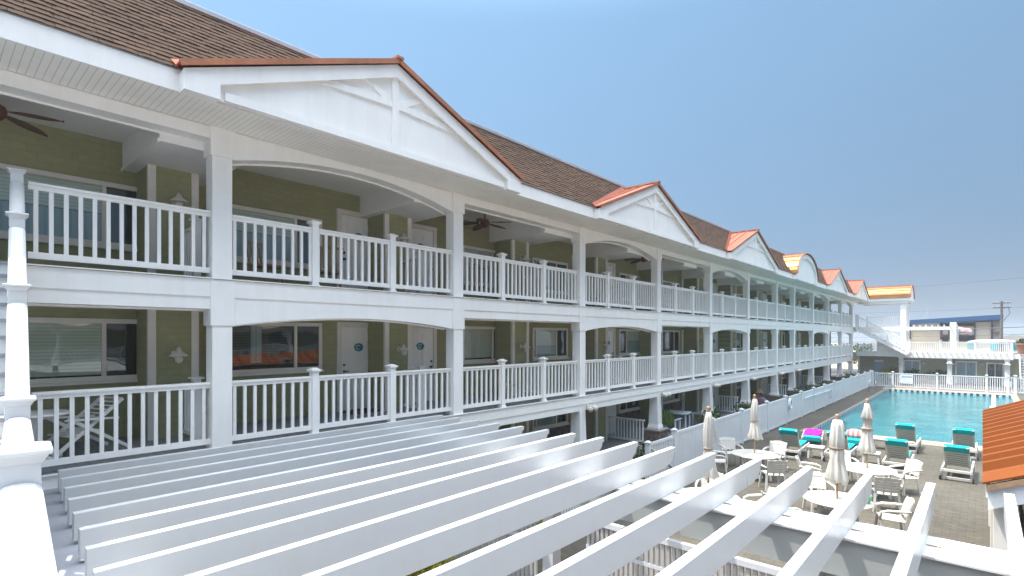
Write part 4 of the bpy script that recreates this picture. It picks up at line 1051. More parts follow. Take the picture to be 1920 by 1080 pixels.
lls = [(-5.1, 20.35, 0.04, 'turquoise lounger on the left of the near row, beside the solid fence'),
       (-3.72, 20.85, 0.0, 'turquoise lounger half hidden behind the thick umbrella'),
       (-2.03, 20.55, 0.02, 'turquoise lounger in the near row between the side table and the open paving'),
       (-0.58, 20.55, -0.02, 'turquoise lounger at the right end of the near row, wheels showing'),
       (-2.15, 24.4, 0.0, 'turquoise lounger at the pool edge, left of the gap in the rows'),
       (-0.50, 24.5, 0.0, 'turquoise lounger at the pool edge, right of the gap in the rows')]
for i, (x, y, rz, lb) in enumerate(lls): place(lo, i == 0, (x, y, 0), rz, lb, 'turquoise cushioned sun loungers')
# flat lounger with the towel
def flat_lounger(label, x, y, rz):
    t = thing('sun_lounger', label, 'sun lounger', (x, y, 0), rz, 'turquoise cushioned sun loungers')
    for sx in (-1, 1):
        f = MB(); f.box(sx * 0.31, -0.05, 0.26, sx * 0.36, 1.80, 0.36); f.build('side_rail', 'resin', t, bevel=0.012)
        for yy in (0.08, 1.62):
            l = MB(); l.prism([(sx * 0.315, yy - 0.08, 0.27), (sx * 0.315, yy + 0.08, 0.27), (sx * 0.315, yy + 0.04, 0.0), (sx * 0.315, yy - 0.04, 0.0)], (0.06 * sx, 0, 0)); l.build('leg', 'resin', t, bevel=0.01)
    s = MB()
    for k in range(14): s.box(-0.31, 0.02 + k * 0.125, 0.33, 0.31, 0.10 + k * 0.125, 0.35)
    s.build('slats', 'resin', t)
    c = MB(); c.box(-0.29, -0.06, 0.36, 0.29, 1.74, 0.43); c.prism([(-0.29, -0.11, 0.40), (-0.29, -0.06, 0.43), (-0.29, -0.06, 0.22), (-0.29, -0.10, 0.24)], (0.58, 0, 0)); c.build('cushion', 'teal', t, bevel=0.02)
    return t
flat_lounger('flat turquoise lounger under the magenta towel, at the pool corner', -4.98, 23.2, R(10))
def cloth(name, label, cat, x, y, z, w_, l_, mat, seed, rz=0.0, amp=0.03, thick=0.035):
    r_ = random.Random(seed); n = 14; vs = []; fs = []
    for i in range(n + 1):
        for j in range(n + 1):
            u, v = i / n - .5, j / n - .5
            h = thick + amp * (math.sin(u * 9 + seed) * math.cos(v * 7 + seed * 2) + 0.6 * math.sin((u + v) * 17 + seed)) * 0.6 + amp
            e = max(abs(u), abs(v)); h *= 1 if e < 0.46 else 0.15
            wob = 0.025 * math.sin(v * 11 + seed); vs.append((u * w_ + wob, v * l_ + 0.02 * math.sin(u * 13), h))
    for i in range(n):
        for j in range(n): a = i * (n + 1) + j; fs.append((a, a + n + 1, a + n + 2, a + 1))
    m_ = MB(); m_.add(vs, fs); o = m_.build(name, mat, smooth=True); o.location = (x, y, z); o.rotation_euler = (0, 0, rz)
    sd = o.modifiers.new('thickness', 'SOLIDIFY'); sd.thickness = 0.012
    return tag(o, label, cat)
cloth('beach_towel', 'crumpled magenta towel spread over the flat lounger by the pool corner', 'towel', -5.1, 23.95, 0.425, 0.60, 1.35, 'magenta', 4, R(10), 0.05)
# pink striped bundle on a lounger by the water
flat_lounger('low turquoise lounger under the pink striped bundle by the water', -3.62, 23.6, 0.0)
t = thing('beach_bundle', 'pink and peach striped bundle on a lounger beside the caped umbrella', 'towel', (-3.66, 23.95, 0.43))
p = MB(); pr = [(0.02, -0.30), (0.12, -0.27), (0.17, -0.12), (0.18, 0.05), (0.15, 0.2), (0.05, 0.28), (0.01, 0.29)]
p.lathe(pr, 0, 0, 18, 3, 0.10); p.v = [(z, y, x + 0.13) for x, y, z in p.v]; p.build('roll', 'pinkstripe', t, smooth=True)
p = MB(); p.lathe([(0.02, -0.02), (0.09, 0.02), (0.10, 0.10), (0.06, 0.16), (0.01, 0.17)], 0.30, -0.12, 12); p.build('dark_pouch', 'hair', t, smooth=True)
def make_side():
    t = thing('side_table', 'x', 'side table')
    w = MB(); w.box(-0.25, -0.24, 0.36, 0.25, 0.24, 0.41); w.box(-0.22, -0.21, 0.32, 0.22, 0.21, 0.36); w.build('tabletop', 'resin', t, bevel=0.012)
    for sx in (-1, 1):
        for sy in (-1, 1):
            l = MB(); l.bar((sx * 0.225, sy * 0.215, 0), (sx * 0.195, sy * 0.185, 0.33), 0.06, 0.05, (0, 1, 0)); l.build('leg', 'resin', t)
    return t
sd = make_side()
for i, (x, y, lb) in enumerate(((-4.42, 21.25, 'low white side table right of the leftmost lounger'), (-2.80, 21.4, 'low white side table under the caped umbrella'), (-2.95, 24.6, 'low white side table at the pool edge'))):
    place(sd, i == 0, (x, y, 0), 0.05, lb, 'low white side tables')

# lifeguard chair, mostly hidden by the orange roof
lg = thing('lifeguard_chair', 'tall white chair frame standing in front of the pool, partly hidden by the orange roof', 'lifeguard chair', (0.92, 30.0, 0))
for sx in (-1, 1):
    p = MB(); p.bar((sx * 0.60, -0.45, 0), (sx * 0.57, 0.0, 1.86), 0.13, 0.10, (0, 1, 0)); p.bar((sx * 0.62, 0.75, 0), (sx * 0.57, 0.35, 1.36), 0.10, 0.09, (0, 1, 0))
    p.bar((sx * 0.58, -0.35, 1.36), (sx * 0.58, 0.45, 1.36), 0.10, 0.045); p.build('frame', 'white', lg)
p = MB(); p.box(-0.70, 0.05, 1.30, 0.70, 0.11, 1.38); p.build('cross_bar', 'white', lg)
p = MB()
for k in range(4): p.box(-0.5, -0.3 + k * 0.16, 0.86, 0.5, -0.18 + k * 0.16, 0.89)
p.build('seat', 'white', lg)
p = MB()
for k in range(3): p.box(-0.38, 0.9 + k * 0.0, 0.30 + k * 0.25, 0.38, 0.95, 0.36 + k * 0.25)
p.bar((-0.4, 0.92, 0), (-0.4, 0.45, 0.95), 0.05, 0.05, (0, 1, 0)); p.bar((0.4, 0.92, 0), (0.4, 0.45, 0.95), 0.05, 0.05, (0, 1, 0)); p.build('ladder', 'white', lg)

# ================================================================== HUT with orange ribbed roof
hut = thing('pool_hut', 'poolside hut with an orange ribbed metal roof at the right edge', 'hut', (1.4, 12, 0))
hx, hy = 1.4, 12.0; y0, y1, ze = 8.75, 16.55, 2.50; sl = 0.42
w = MB(); nr = 13; prof = []
for k in range(nr):
    a = y0 + 0.55 + (y1 - y0 - 0.55) * k / nr; p_ = (y1 - y0 - 0.55) / nr
    prof += [(a, 0.0), (a + p_ * 0.04, 0.02), (a + p_ * 0.10, 0.13), (a + p_ * 0.24, 0.135), (a + p_ * 0.60, 0.02)]
prof = [(y0, 0.0), (y0 + 0.54, 0.0)] + prof + [(y1, 0.0)]
W_ = 2.1
A = [(-0.0 - hx, y - hy, ze + h) for y, h in prof]; B = [(-hx + W_, y - hy, ze + sl * W_ + h) for y, h in prof]; n = len(A)
A2 = [(x, y, z - 0.025) for x, y, z in A]; B2 = [(x, y, z - 0.025) for x, y, z in B]
w.add(A + B + A2 + B2, [(i, i + 1, n + i + 1, n + i) for i in range(n - 1)] + [(2 * n + i + 1, 2 * n + i, 3 * n + i, 3 * n + i + 1) for i in range(n - 1)] + [(i + 1, i, 2 * n + i, 2 * n + i + 1) for i in range(n - 1)]
      + [(0, n, 3 * n, 2 * n)])
# far slope falls away to the other side
w.prism([(-hx + W_, y0 - hy, ze + sl * W_), (-hx + 2 * W_, y0 - hy, ze), (-hx + 2 * W_, y0 - hy, ze - .03), (-hx + W_, y0 - hy, ze + sl * W_ - .03)], (0, y1 - y0, 0))
w.build('roof', 'orange', hut)
w = MB(); 
w.prism([(0.05 - hx, y0 - hy + 0.06, ze - 0.03), (W_ - hx, y0 - hy + 0.06, ze - 0.03 + sl * (W_ - 0.05)), (W_ - hx, y0 - hy + 0.06, ze - 0.34 + sl * (W_ - .05)), (0.05 - hx, y0 - hy + 0.06, ze - 0.34)], (0, 0.04, 0))
w.box(0.03 - hx, y0 - hy + 0.1, ze - 0.2, 0.07 - hx, y1 - hy - 0.05, ze - 0.03); w.build('fascia', 'white', hut)
w = MB(); w.prism([(0.04 - hx, y0 - hy + 0.0, ze - 0.028), (W_ - hx, y0 - hy, ze - 0.028 + sl * (W_ - .04)), (W_ - hx, y0 - hy, ze - 0.10 + sl * (W_ - .04)), (0.04 - hx, y0 - hy, ze - 0.10)], (0, 0.06, 0)); w.build('drip_edge', 'wood', hut)
w = MB(); w.box(0.42 - hx, y0 - hy + 0.7, 0, W_ + 1.6 - hx, y1 - hy - 0.6, 2.3); w.build('wall', 'siding', hut)
w = MB(); w.box(0.38 - hx, y0 - hy + 1.2, 1.0, 0.42 - hx, y0 - hy + 4.2, 1.9); w.build('serving_hatch', 'dark', hut)
w = MB(); w.box(0.16 - hx, y0 - hy + 1.0, 0.92, 0.62 - hx, y0 - hy + 4.5, 0.99); w.build('counter', 'wood', hut)
for yy in (y0 + 0.35, (y0 + y1) / 2, y1 - 0.35):
    w = MB(); w.box(0.10 - hx, yy - hy - 0.07, 0, 0.24 - hx, yy - hy + 0.07, 2.36); w.build('post', 'cream', hut, bevel=0.006)

# ================================================================== PATIO: lime chairs, table, seated person, shrubs
t = thing('patio_table', 'small square white table between the lime green chairs under the balcony', 'table', (-10.35, 23.0, 0.14), 0.2)
w = MB(); w.box(-0.5, -0.5, 0.70, 0.5, 0.5, 0.74); w.build('tabletop', 'signw', t, bevel=0.008)
for sx in (-1, 1):
    for sy in (-1, 1): w = MB(); w.box(sx * 0.42 - .03, sy * 0.42 - .03, 0, sx * 0.42 + .03, sy * 0.42 + .03, 0.70); w.build('leg', 'signw', t)
def adirondack(label, x, y, z, rz):
    t = thing('adirondack_chair', label, 'chair', (x, y, z), rz, 'lime and white patio chairs')
    b = MB()
    for k in range(5):
        u = (k - 2) * 0.115; b.bar((u, -0.22, 0.36), (u * 1.12, -0.52, 1.0 - 0.02 * (k - 2) ** 2), 0.10, 0.022, (0, 1, 0.4))
    b.build('backrest', 'lime', t)
    s = MB()
    for k in range(5): s.bar((-0.27, -0.2 + k * 0.12, 0.34 + k * 0.012), (0.27, -0.2 + k * 0.12, 0.34 + k * 0.012), 0.10, 0.022)
    s.build('seat', 'lime', t)
    for sx in (-1, 1):
        a = MB(); a.box(sx * 0.36 - .06, -0.35, 0.56, sx * 0.36 + .06, 0.36, 0.585); a.build('armrest', 'signw', t)
        for yy in (-0.3, 0.28): l = MB(); l.box(sx * 0.34 - .025, yy - .04, 0, sx * 0.34 + .025, yy + .04, 0.56); l.build('leg', 'signw', t)
    return t
adirondack('lime green slatted chair with white arms, left of the square patio table', -10.25, 21.95, 0.14, 0.1)
adirondack('lime green slatted chair with white arms, behind the square patio table', -11.3, 23.3, 0.14, -1.5)
adirondack('lime green slatted chair, back to the pool, right of the square patio table', -9.75, 24.35, 0.14, 2.8)

# seated person in a hat (skin-modifier figure)
def person(loc, rz):
    root = thing('person', 'person in a brown brimmed hat and mauve top sitting beyond the solid pool fence', 'person', loc, rz)
    # joints: chair seat at 0.45, local +y is forward
    J = {'pel': (0, 0, .50, .15), 'bel': (0, .01, .66, .135), 'che': (0, .00, .86, .15), 'nec': (0, .0, 1.02, .065), 'hd0': (0, .02, 1.10, .075), 'hd1': (0, .03, 1.20, .10), 'hd2': (0, .02, 1.30, .07)}
    E_ = [('pel', 'bel'), ('bel', 'che'), ('che', 'nec'), ('nec', 'hd0'), ('hd0', 'hd1'), ('hd1', 'hd2')]
    for s, n_ in ((-1, 'l'), (1, 'r')):
        J['sh' + n_] = (s * .19, -.01, .96, .065); J['el' + n_] = (s * .25, .05, .70, .048); J['wr' + n_] = (s * .17, .27, .60, .034); J['ha' + n_] = (s * .14, .34, .59, .032)
        J['hi' + n_] = (s * .10, .04, .49, .10); J['kn' + n_] = (s * .13, .45, .50, .062); J['an' + n_] = (s * .13, .47, .09, .042); J['to' + n_] = (s * .14, .62, .04, .034)
        E_ += [('che', 'sh' + n_), ('sh' + n_, 'el' + n_), ('el' + n_, 'wr' + n_), ('wr' + n_, 'ha' + n_), ('pel', 'hi' + n_), ('hi' + n_, 'kn' + n_), ('kn' + n_, 'an' + n_), ('an' + n_, 'to' + n_)]
        for k in range(5):   # fingers
            a = (k - 2) * 0.013 if k else 0
            p1 = 'f%s%d' % (n_, k); p2 = 'g%s%d' % (n_, k)
            if k == 4: J[p1] = (s * (.14 - .045), .335, .595, .009); J[p2] = (s * (.14 - .055), .365, .585, .008)
            else: J[p1] = (s * .14 + (k - 1.5) * .017, .385, .588, .009); J[p2] = (s * .14 + (k - 1.5) * .019, .42 - abs(k - 1.5) * .006, .565, .008)
            E_ += [('ha' + n_, p1), (p1, p2)]
    names = list(J); me = bpy.data.meshes.new('body'); me.from_pydata([J[n_][:3] for n_ in names], [(names.index(a), names.index(b)) for a, b in E_], [])
    o = bpy.data.objects.new('body', me); C.objects.link(o); o.parent = root
    md = o.modifiers.new('skin', 'SKIN')
    for i, n_ in enumerate(names):
        sv = me.skin_vertices[0].data[i]; sv.radius = (J[n_][3], J[n_][3] * (0.75 if n_ in ('pel', 'bel', 'che') else 1)); sv.use_root = n_ == 'pel'
    o.modifiers.new('smooth', 'SUBSURF').levels = 2; o.modifiers['smooth'].render_levels = 2
    me.materials.append(M['skin'])
    # clothing and hat
    top = MB(); top.lathe([(0.17, 0.47, 0), (0.165, 0.62, 0), (0.185, 0.84, 0), (0.21, 0.93, 0), (0.16, 1.0, 0), (0.075, 1.035, 0)], 0, 0, 20); top.v = [(x, y * .80, z) for x, y, z in top.v]
    for s in (-1, 1): top.tube([(s * .17, -.01, .95), (s * .215, .02, .83), (s * .255, .05, .71)], [.082, .074, .064], 12)
    top.build('shirt', 'shirt', root, smooth=True)
    tr_ = MB()
    for s in (-1, 1): tr_.tube([(s * .08, -.02, .50), (s * .12, .25, .515), (s * .13, .46, .50), (s * .13, .475, .30), (s * .13, .475, .12)], [.125, .105, .085, .07, .06], 12)
    tr_.build('trousers', 'trousers', root, smooth=True)
    h = MB(); h.lathe([(0.265, 1.255), (0.27, 1.268), (0.14, 1.285), (0.13, 1.39), (0.10, 1.43), (0.02, 1.44)], 0, .02, 24); h.build('hat', 'hat', root, smooth=True)
    hr_ = MB(); hr_.lathe([(0.085, 1.10), (0.108, 1.16), (0.112, 1.24), (0.10, 1.27)], 0, -.002, 16); hr_.build('hair', 'hair', root, smooth=True)
    f = MB(); f.lathe([(0.004, 1.165), (0.018, 1.17), (0.012, 1.20), (0.003, 1.22)], 0, 0.13, 8)
    f.build('nose', 'skin', root, smooth=True)
    e = MB()
    for s in (-1, 1): e.lathe([(0.002, 1.212), (0.012, 1.22), (0.012, 1.226), (0.002, 1.232)], s * 0.036, 0.118, 8)
    e.build('eyes', 'dark', root); m_ = MB(); m_.box(-0.03, 0.105, 1.135, 0.03, 0.122, 1.143); m_.build('mouth', 'shirt', root)
    ea = MB()
    for s in (-1, 1): ea.lathe([(0.005, 1.17), (0.02, 1.19), (0.02, 1.215), (0.005, 1.235)], s * 0.105, 0.02, 8)
    ea.build('ears', 'skin', root, smooth=True)
    return root
person((-9.0, 30.3, 0.02), R(170))
t = thing('patio_chair', 'white slatted chair under the seated person in the hat', 'chair', (-9.0, 30.3, 0.02), R(170))
w = MB(); w.box(-.24, -.2, .34, .24, .28, .37); w.build('seat', 'signw', t)
w = MB()
for k in range(4): w.box(-.24, -.26, .45 + k * .1, .24, -.235, .52 + k * .1)
for s in (-1, 1): w.box(s * .22 - .02, -.25, 0, s * .22 + .02, -.21, .9)
w.build('backrest', 'signw', t)
for s in (-1, 1): w = MB(); w.box(s * .22 - .02, .22, 0, s * .22 + .02, .26, .34); w.build('leg', 'signw', t)

sh = [(-8.35, 21.6, 0.72, 0.55, 0.62, 'leafy green plant in the bed by the lime green chairs'), (-8.3, 25.6, 0.75, 0.6, 0.62, 'green shrub in the bed right of the lime green chairs'),
      (-8.5, 36.6, 0.65, 0.7, 0.7, 'dark rounded shrub between the sixth and seventh columns'), (-8.5, 41.2, 0.65, 0.8, 0.75, 'dark rounded shrub between the seventh and eighth columns'),
      (-8.5, 52.5, 0.75, 0.9, 0.8, 'bright green shrub near the far end of the wing'), (-8.6, 17.0, 0.32, 0.7, 0.4, 'low green plant behind the near gate post')]
for i, (x, y, z, r1, r2, lb) in enumerate(sh): bush('shrub', lb, (x, y, z), (r1, r1 * 1.2, r2), 700, 0.07, 'leaf', 20 + i, group='shrubs in the planting strip')

# ---- balcony furniture behind the rails
t = thing('folding_chair', 'white folding deck chair behind the near left rail of the middle balcony', 'chair', (-10.75, 1.75, D2), R(20))
w = MB()
for s in (-1, 1):
    w.bar((s * .26, -.55, .05), (s * .26, .45, .85), 0.035, 0.05, (0, 0, 1)); w.bar((s * .29, .55, .03), (s * .29, -.35, .62), 0.035, 0.05, (0, 0, 1)); w.bar((s * .31, -.4, .6), (s * .31, .35, .55), 0.05, 0.03)
w.build('frame', 'white', t)
w = MB()
for k in range(6): w.bar((-.26, .1 + k * .065, .58 + k * .055), (.26, .1 + k * .065, .58 + k * .055), .05, .015)
w.build('backrest', 'white', t)
w = MB()
for k in range(6): w.bar((-.28, -.3 + k * .075, .34 + k * .01), (.28, -.3 + k * .075, .34 + k * .01), .055, .015)
w.build('seat', 'white', t)
t = thing('balcony_table', 'white pedestal table beside the folding deck chair on the middle balcony', 'table', (-10.5, 1.15, D2), 0.1)
w = MB(); w.lathe([(0.42, 0.70), (0.44, 0.72), (0.42, 0.74)], 0, 0, 26); w.build('tabletop', 'white', t)
w = MB(); w.lathe([(0.07, 0.1), (0.05, 0.4), (0.08, 0.70)], 0, 0, 12); w.build('pedestal', 'white', t, smooth=True)
w = MB()
for k in range(4):
    a = k * math.pi / 2 + .4; w.bar((0, 0, .18), (math.cos(a) * .38, math.sin(a) * .38, .03), .05, .05)
w.build('foot', 'white', t)
def bchair(label, x, y, z, rz):
    t = thing('balcony_chair', label, 'chair', (x, y, z), rz, 'brown slatted balcony chairs')
    w = MB(); w.box(-.25, -.22, .42, .25, .25, .46); w.build('seat', 'wood', t)
    w = MB()
    for k in range(5): w.bar((-.2 + k * .1, -.22, .46), (-.2 + k * .1, -.32, .92), .04, .02, (0, 1, 0))
    w.bar((-.25, -.325, .92), (.25, -.325, .92), .03, .06); w.build('backrest', 'wood', t)
    for sx in (-1, 1):
        for sy in (-1, 1): w = MB(); w.box(sx * .22 - .02, sy * .2 - .02, 0, sx * .22 + .02, sy * .2 + .02, .42); w.build('leg', 'wood', t)
bchair('brown slatted chair on the top balcony, left side of the first arch', -10.6, 4.6, D3, -1.2)
bchair('brown slatted chair on the top balcony, middle of the first arch', -10.6, 5.9, D3, 1.3)
bchair('brown slatted chair behind the rail of the top balcony in the flat bay', -10.6, 10.4, D3, 1.0)
bchair('brown slatted chair on the middle balcony, behind the rail of the second arch', -10.4, 15.2, D2, 1.2)
bchair('brown slatted chair on the middle balcony, in the bay right of the first arch', -10.5, 11.6, D2, -1.1)
bchair('brown slatted chair on the top balcony, behind the rail of the second arch', -10.4, 16.4, D3, 1.4)
bchair('brown slatted chair on the top balcony, in the bay left of the third arch', -10.4, 21.3, D3, -1.3)
for i, (z, y, lb) in enumerate(((D2, 7.5, 'red-brown doormat before the first white door of the middle balcony'),)):
    m_ = MB(); m_.box(-.3, -.55, 0.0, .3, .55, 0.018); o = m_.build('doormat', 'mat', bevel=0.005); o.location = (-11.6, y, z + 0.001); tag(o, lb, 'doormat')

# ================================================================== FAR WING (closes the courtyard)
fw = thing('far_wing', 'white decked far wing with khaki lap siding and a barrel copper roof', 'building')
w = MB(); w.box(-9.3, 62.9, 0, 2.6, 63.2, 2.4); w.build('wall', 'siding', fw)
w = MB(); w.box(-9.36, 62.8, 0, -9.2, 62.9, 2.4); w.build('corner_trim', 'white', fw)
w = MB(); w.box(-9.3, 61.6, 2.42, 2.4, 70, 2.80); w.build('deck_slab', 'white', fw)
w = MB(); w.box(-9.3, 61.7, 2.802, 2.4, 70, 2.82); w.build('deck_floor', 'deck', fw)
w = MB(); w.box(-5.98, 61.75, 2.30, 1.95, 62.0, 2.415); w.box(-5.98, 61.5, 2.36, 1.95, 61.598, 2.86); w.build('beam', 'white', fw)
for k in range(20):
    x = -5.8 + k * 0.405; w = MB(); w.prism([(x, 61.0, 2.90), (x, 61.05, 2.80), (x, 61.49, 2.76), (x, 62.2, 2.86), (x, 62.2, 2.98), (x, 61.0, 2.98)], (0.05, 0, 0)); w.build('rafter_tail', 'white', fw)
for x in (-5.76, -2.22, 1.57):
    w = MB(); w.box(x - .17, 61.75, 0, x + .17, 62.05, 2.3); w.box(x - .22, 61.7, 0, x + .22, 62.1, .5); w.build('column', 'white', fw)
def fpanel(a, b, z, y, h=0.98, p0=True, p1=True):
    r = MB(); r.box(a, y - .04, z + h - .07, b, y + .04, z + h); r.box(a, y - .025, z + .06, b, y + .025, z + .13)
    n = max(2, int((b - a) / 0.13))
    for k in range(n): x = a + (k + .5) * (b - a) / n; r.box(x - .022, y - .02, z + .13, x + .022, y + .02, z + h - .07)
    o = r.build('railing', 'white', fw)
    for x, f in ((a, p0), (b, p1)):
        if f:
            q = MB(); q.box(x - .075, y - .075, z, x + .075, y + .075, z + h + .06); q.box(x - .11, y - .11, z + h + .06, x + .11, y + .11, z + h + .1); q.build('newel_post', 'white', o)
for a, b in ((-5.11, -2.88), (-2.88, -0.5), (-0.5, 1.86)): fpanel(a, b, 2.82, 61.75, 0.98, True, b > 1)
fpanel(-9.2, -8.1, 2.60, 61.7, 0.95); 
# top-level deck, columns and barrel roof
w = MB(); w.box(-9.3, 62.9, 4.80, -5.5, 66.2, 5.25); w.build('upper_deck', 'white', fw)
fpanel(-8.6, -7.2, 5.25, 63.0, 1.0); fpanel(-7.2, -5.9, 5.25, 63.0, 1.0, False, False)
for y in (62.75, 65.6):
    w = MB(); w.box(-5.88, y - .2, 2.82, -5.45, y + .2, 7.55); w.box(-5.93, y - .25, 2.82, -5.40, y + .25, 3.0); w.build('column', 'white', fw)
w = MB(); w.box(-9.3, 62.45, 7.53, -5.2, 62.75, 7.78); w.box(-9.3, 65.7, 7.53, -5.2, 66.0, 7.78); w.box(-9.3, 62.35, 7.78, -5.1, 66.1, 8.0); w.build('roof_beam', 'white', fw)
n = 20; zr0, zr1 = 8.0, 9.25; yc, hw = 64.2, 1.9
pr = [(yc - hw * math.cos(math.pi * k / n), zr0 + (zr1 - zr0) * math.sin(math.pi * k / n) ** 0.8) for k in range(n + 1)]
w = MB(); w.prism([(-5.2, y, z) for y, z in pr], (0.06, 0, 0)); w.prism([(-9.0, y, z - .02) for y, z in pr], (0.06, 0, 0)); w.build('barrel_end', 'white', fw)
w = MB(); A = [(-9.4, y, z + .03) for y, z in pr]; B = [(-5.08, y, z + .03) for y, z in pr]; m_ = len(A)
w.add(A + B, [(i + 1, i, m_ + i, m_ + i + 1) for i in range(m_ - 1)])
for k in range(1, n, 1):
    y, z = pr[k]
    if k % 2 == 1: MB().bar((-9.4, y, z + .045), (-5.08, y, z + .045), .05, .06).build('standing_seam', 'copper_edge', fw)
w.build('barrel_roof', 'copper_bright', fw)
w = MB(); w.tube([(-5.08, y, z + .03) for y, z in pr], .05, 6); w.build('copper_edge', 'copper_edge', fw)
# doors and windows of the ground floor
for (a, b, za, zb, kind) in ((-5.65, -4.37, 0.05, 2.08, 'curtain'), (-1.86, -0.37, 0.05, 2.09, 'curtain'), (0.24, 1.40, 0.05, 2.01, 'dark')):
    f = MB(); t_ = .10; f.box(a, 62.84, za, a + t_, 62.9, zb); f.box(b - t_, 62.84, za, b, 62.9, zb); f.box(a + t_, 62.84, zb - t_, b - t_, 62.9, zb); f.box((a + b) / 2 - .03, 62.845, za, (a + b) / 2 + .03, 62.895, zb - t_)
    o = f.build('sliding_door', 'white', fw)
    g_ = MB(); g_.add([(a + t_, 62.86, za), (b - t_, 62.86, za), (b - t_, 62.86, zb - t_), (a + t_, 62.86, zb - t_)], [(0, 1, 2, 3)]); sub(g_, 'pane', 'glass', o)
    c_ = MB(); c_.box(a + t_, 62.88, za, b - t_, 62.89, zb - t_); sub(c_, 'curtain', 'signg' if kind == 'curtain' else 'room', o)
w = MB(); w.box(-7.98, 62.83, 0.05, -7.36, 62.89, 1.72); w.build('service_door', 'blueband', fw)
# pergola of the upper deck
w = MB(); w.box(-5.45, 61.95, 4.92, -1.75, 62.1, 5.22)
w.build('pergola_beam', 'white', fw)
for k in range(9):
    x = -5.3 + k * 0.44; w = MB(); w.prism([(x, 61.3, 5.40), (x, 61.42, 5.223), (x, 63.5, 5.223), (x, 63.5, 5.40)], (0.05, 0, 0)); w.build('pergola_rafter', 'white', fw)
w = MB(); w.box(-2.2, 61.9, 2.82, -1.76, 62.2, 5.6); w.build('pergola_post', 'white', fw)
# floodlights and wall lamps on the wing
def small_lamp(label, x, y, z):
    t = thing('wall_lamp', label, 'wall lamp', (x, y, z), R(-90), 'white lamps on the far wing')
    b = MB(); b.box(-.02, -.06, -.08, .03, .06, .1); b.build('back_plate', 'signw', t); s = MB(); s.lathe([(.04, .12), (.10, .04), (.26, -.06), (.25, -.08)], .24, 0, 16); s.build('shade', 'signw', t, smooth=True)
for px_, lb in ((-5.76, 'on the left column'), (-2.22, 'on the middle column'), (1.57, 'on the right column')): small_lamp('white shaded lamp %s of the far wing' % lb, px_, 61.73, 1.98)
small_lamp('white lamp on khaki wall right of the left sliding door, far wing', -4.17, 62.88, 1.80); small_lamp('white lamp on khaki wall left of the middle sliding door, far wing', -2.01, 62.88, 1.84)
t = thing('wall_sign', 'small white sign above the pale service door of the far wing', 'sign', (-7.62, 62.82, 1.92)); w = MB(); w.box(-.35, -.02, -.09, .35, .02, .09); w.build('board', 'signw', t)
t = thing('wall_sign', 'small pale blue sign between two sliding doors of the far wing', 'sign', (-0.1, 62.84, 1.86)); w = MB(); w.box(-.22, -.02, -.12, .22, .02, .12); w.build('board', 'blueband', t)
# far stair from the top balcony down to the wing deck
fs_ = thing('outdoor_staircase', 'white far staircase descending from the top balcony to the deck beyond the pool', 'staircase')
ax, az, bx, bz = -9.15, 5.22, -5.15, 2.85; ns = 14; ysx = (60.55, 61.5)
for k in range(ns):
    x = ax + (bx - ax) * (k + .5) / ns; z = az + (bz - az) * (k + .5) / ns; w = MB(); w.box(x - .17, ysx[0], z - .05, x + .17, ysx[1], z); w.build('tread', 'grey_trim', fs_)
for y in ysx:
    w = MB(); w.bar((ax, y, az - .17), (bx, y, bz - .17), .06, .26); w.build('stringer', 'white', fs_)
    w = MB(); w.bar((ax, y, az + 1.08), (bx, y, bz + 1.02), .08, .07); w.bar((ax, y, az + .14), (bx, y, bz + .12), .05, .06)
    for k in range(30):
        q = (k + .5) / 30; x = ax + (bx - ax) * q; z0_, z1_ = az + .14 + (bz - az) * q, az + 1.05 + (bz - az) * q; w.box(x - .02, y - .02, z0_, x + .02, y + .02, z1_)
    w.build('railing', 'white', fs_)
    for q in (0, .62, 1.0):
        x = ax + (bx - ax) * q; z = az + (bz - az) * q; w = MB(); w.box(x - .08, y - .08, z - .15, x + .08, y + .08, z + 1.18); w.box(x - .11, y - .11, z + 1.18, x + .11, y + .11, z + 1.22); w.build('newel_post', 'white', fs_)
w = MB(); w.prism([(-7.6, 61.3, 2.42), (-5.15, 61.3, 2.42), (-5.15, 61.3, 2.6), (-7.6, 61.3, 4.05)], (0, .1, 0)); w.build('closed_side', 'white', fs_)
# deck loungers and canopy of the far deck
for i, (x, lb) in enumerate(((-0.77, 'leftmost pale turquoise chair behind the far deck rail'), (0.75, 'middle pale turquoise chair behind the far deck rail'), (2.05, 'rightmost pale turquoise chair beside the terracotta planter'))):
    t = thing('deck_lounger', lb, 'sun lounger', (x, 62.6, 2.82), 0, 'turquoise chairs on the far deck')
    w = MB(); w.bar((0, .4, .32), (0, -.1, .98), .52, .03, (0, 1, .5)); w.build('backrest', 'teal_pale', t); w = MB(); w.box(-.26, .4, .30, .26, 1.4, .34); w.build('seat', 'teal_pale', t)
    for sx in (-1, 1): w = MB(); w.box(sx * .27 - .02, 0, 0, sx * .27 + .02, .06, .4); w.box(sx * .27 - .02, 1.2, 0, sx * .27 + .02, 1.26, .34); w.build('leg', 'white', t)
t = thing('canopy', 'low white rounded canopy beyond the turquoise chairs on the far deck', 'canopy', (0.7, 65.0, 2.82))
w = MB(); w.lathe([(1.75, 1.0), (1.78, 1.06), (1.2, 1.17), (0.5, 1.22), (0.01, 1.235)], 0, 0, 28); w.build('cover', 'signw', t, smooth=True)
for k in range(4):
    a_ = k * math.pi / 2 + .6; w = MB(); w.tube([(1.6 * math.cos(a_), 1.6 * math.sin(a_), 0), (1.6 * math.cos(a_), 1.6 * math.sin(a_), 1.05)], .04, 8); w.build('leg', 'signw', t)
t = thing('planter', 'terracotta planter with green leaves on the far deck corner', 'planter', (2.5, 61.4, 2.86))
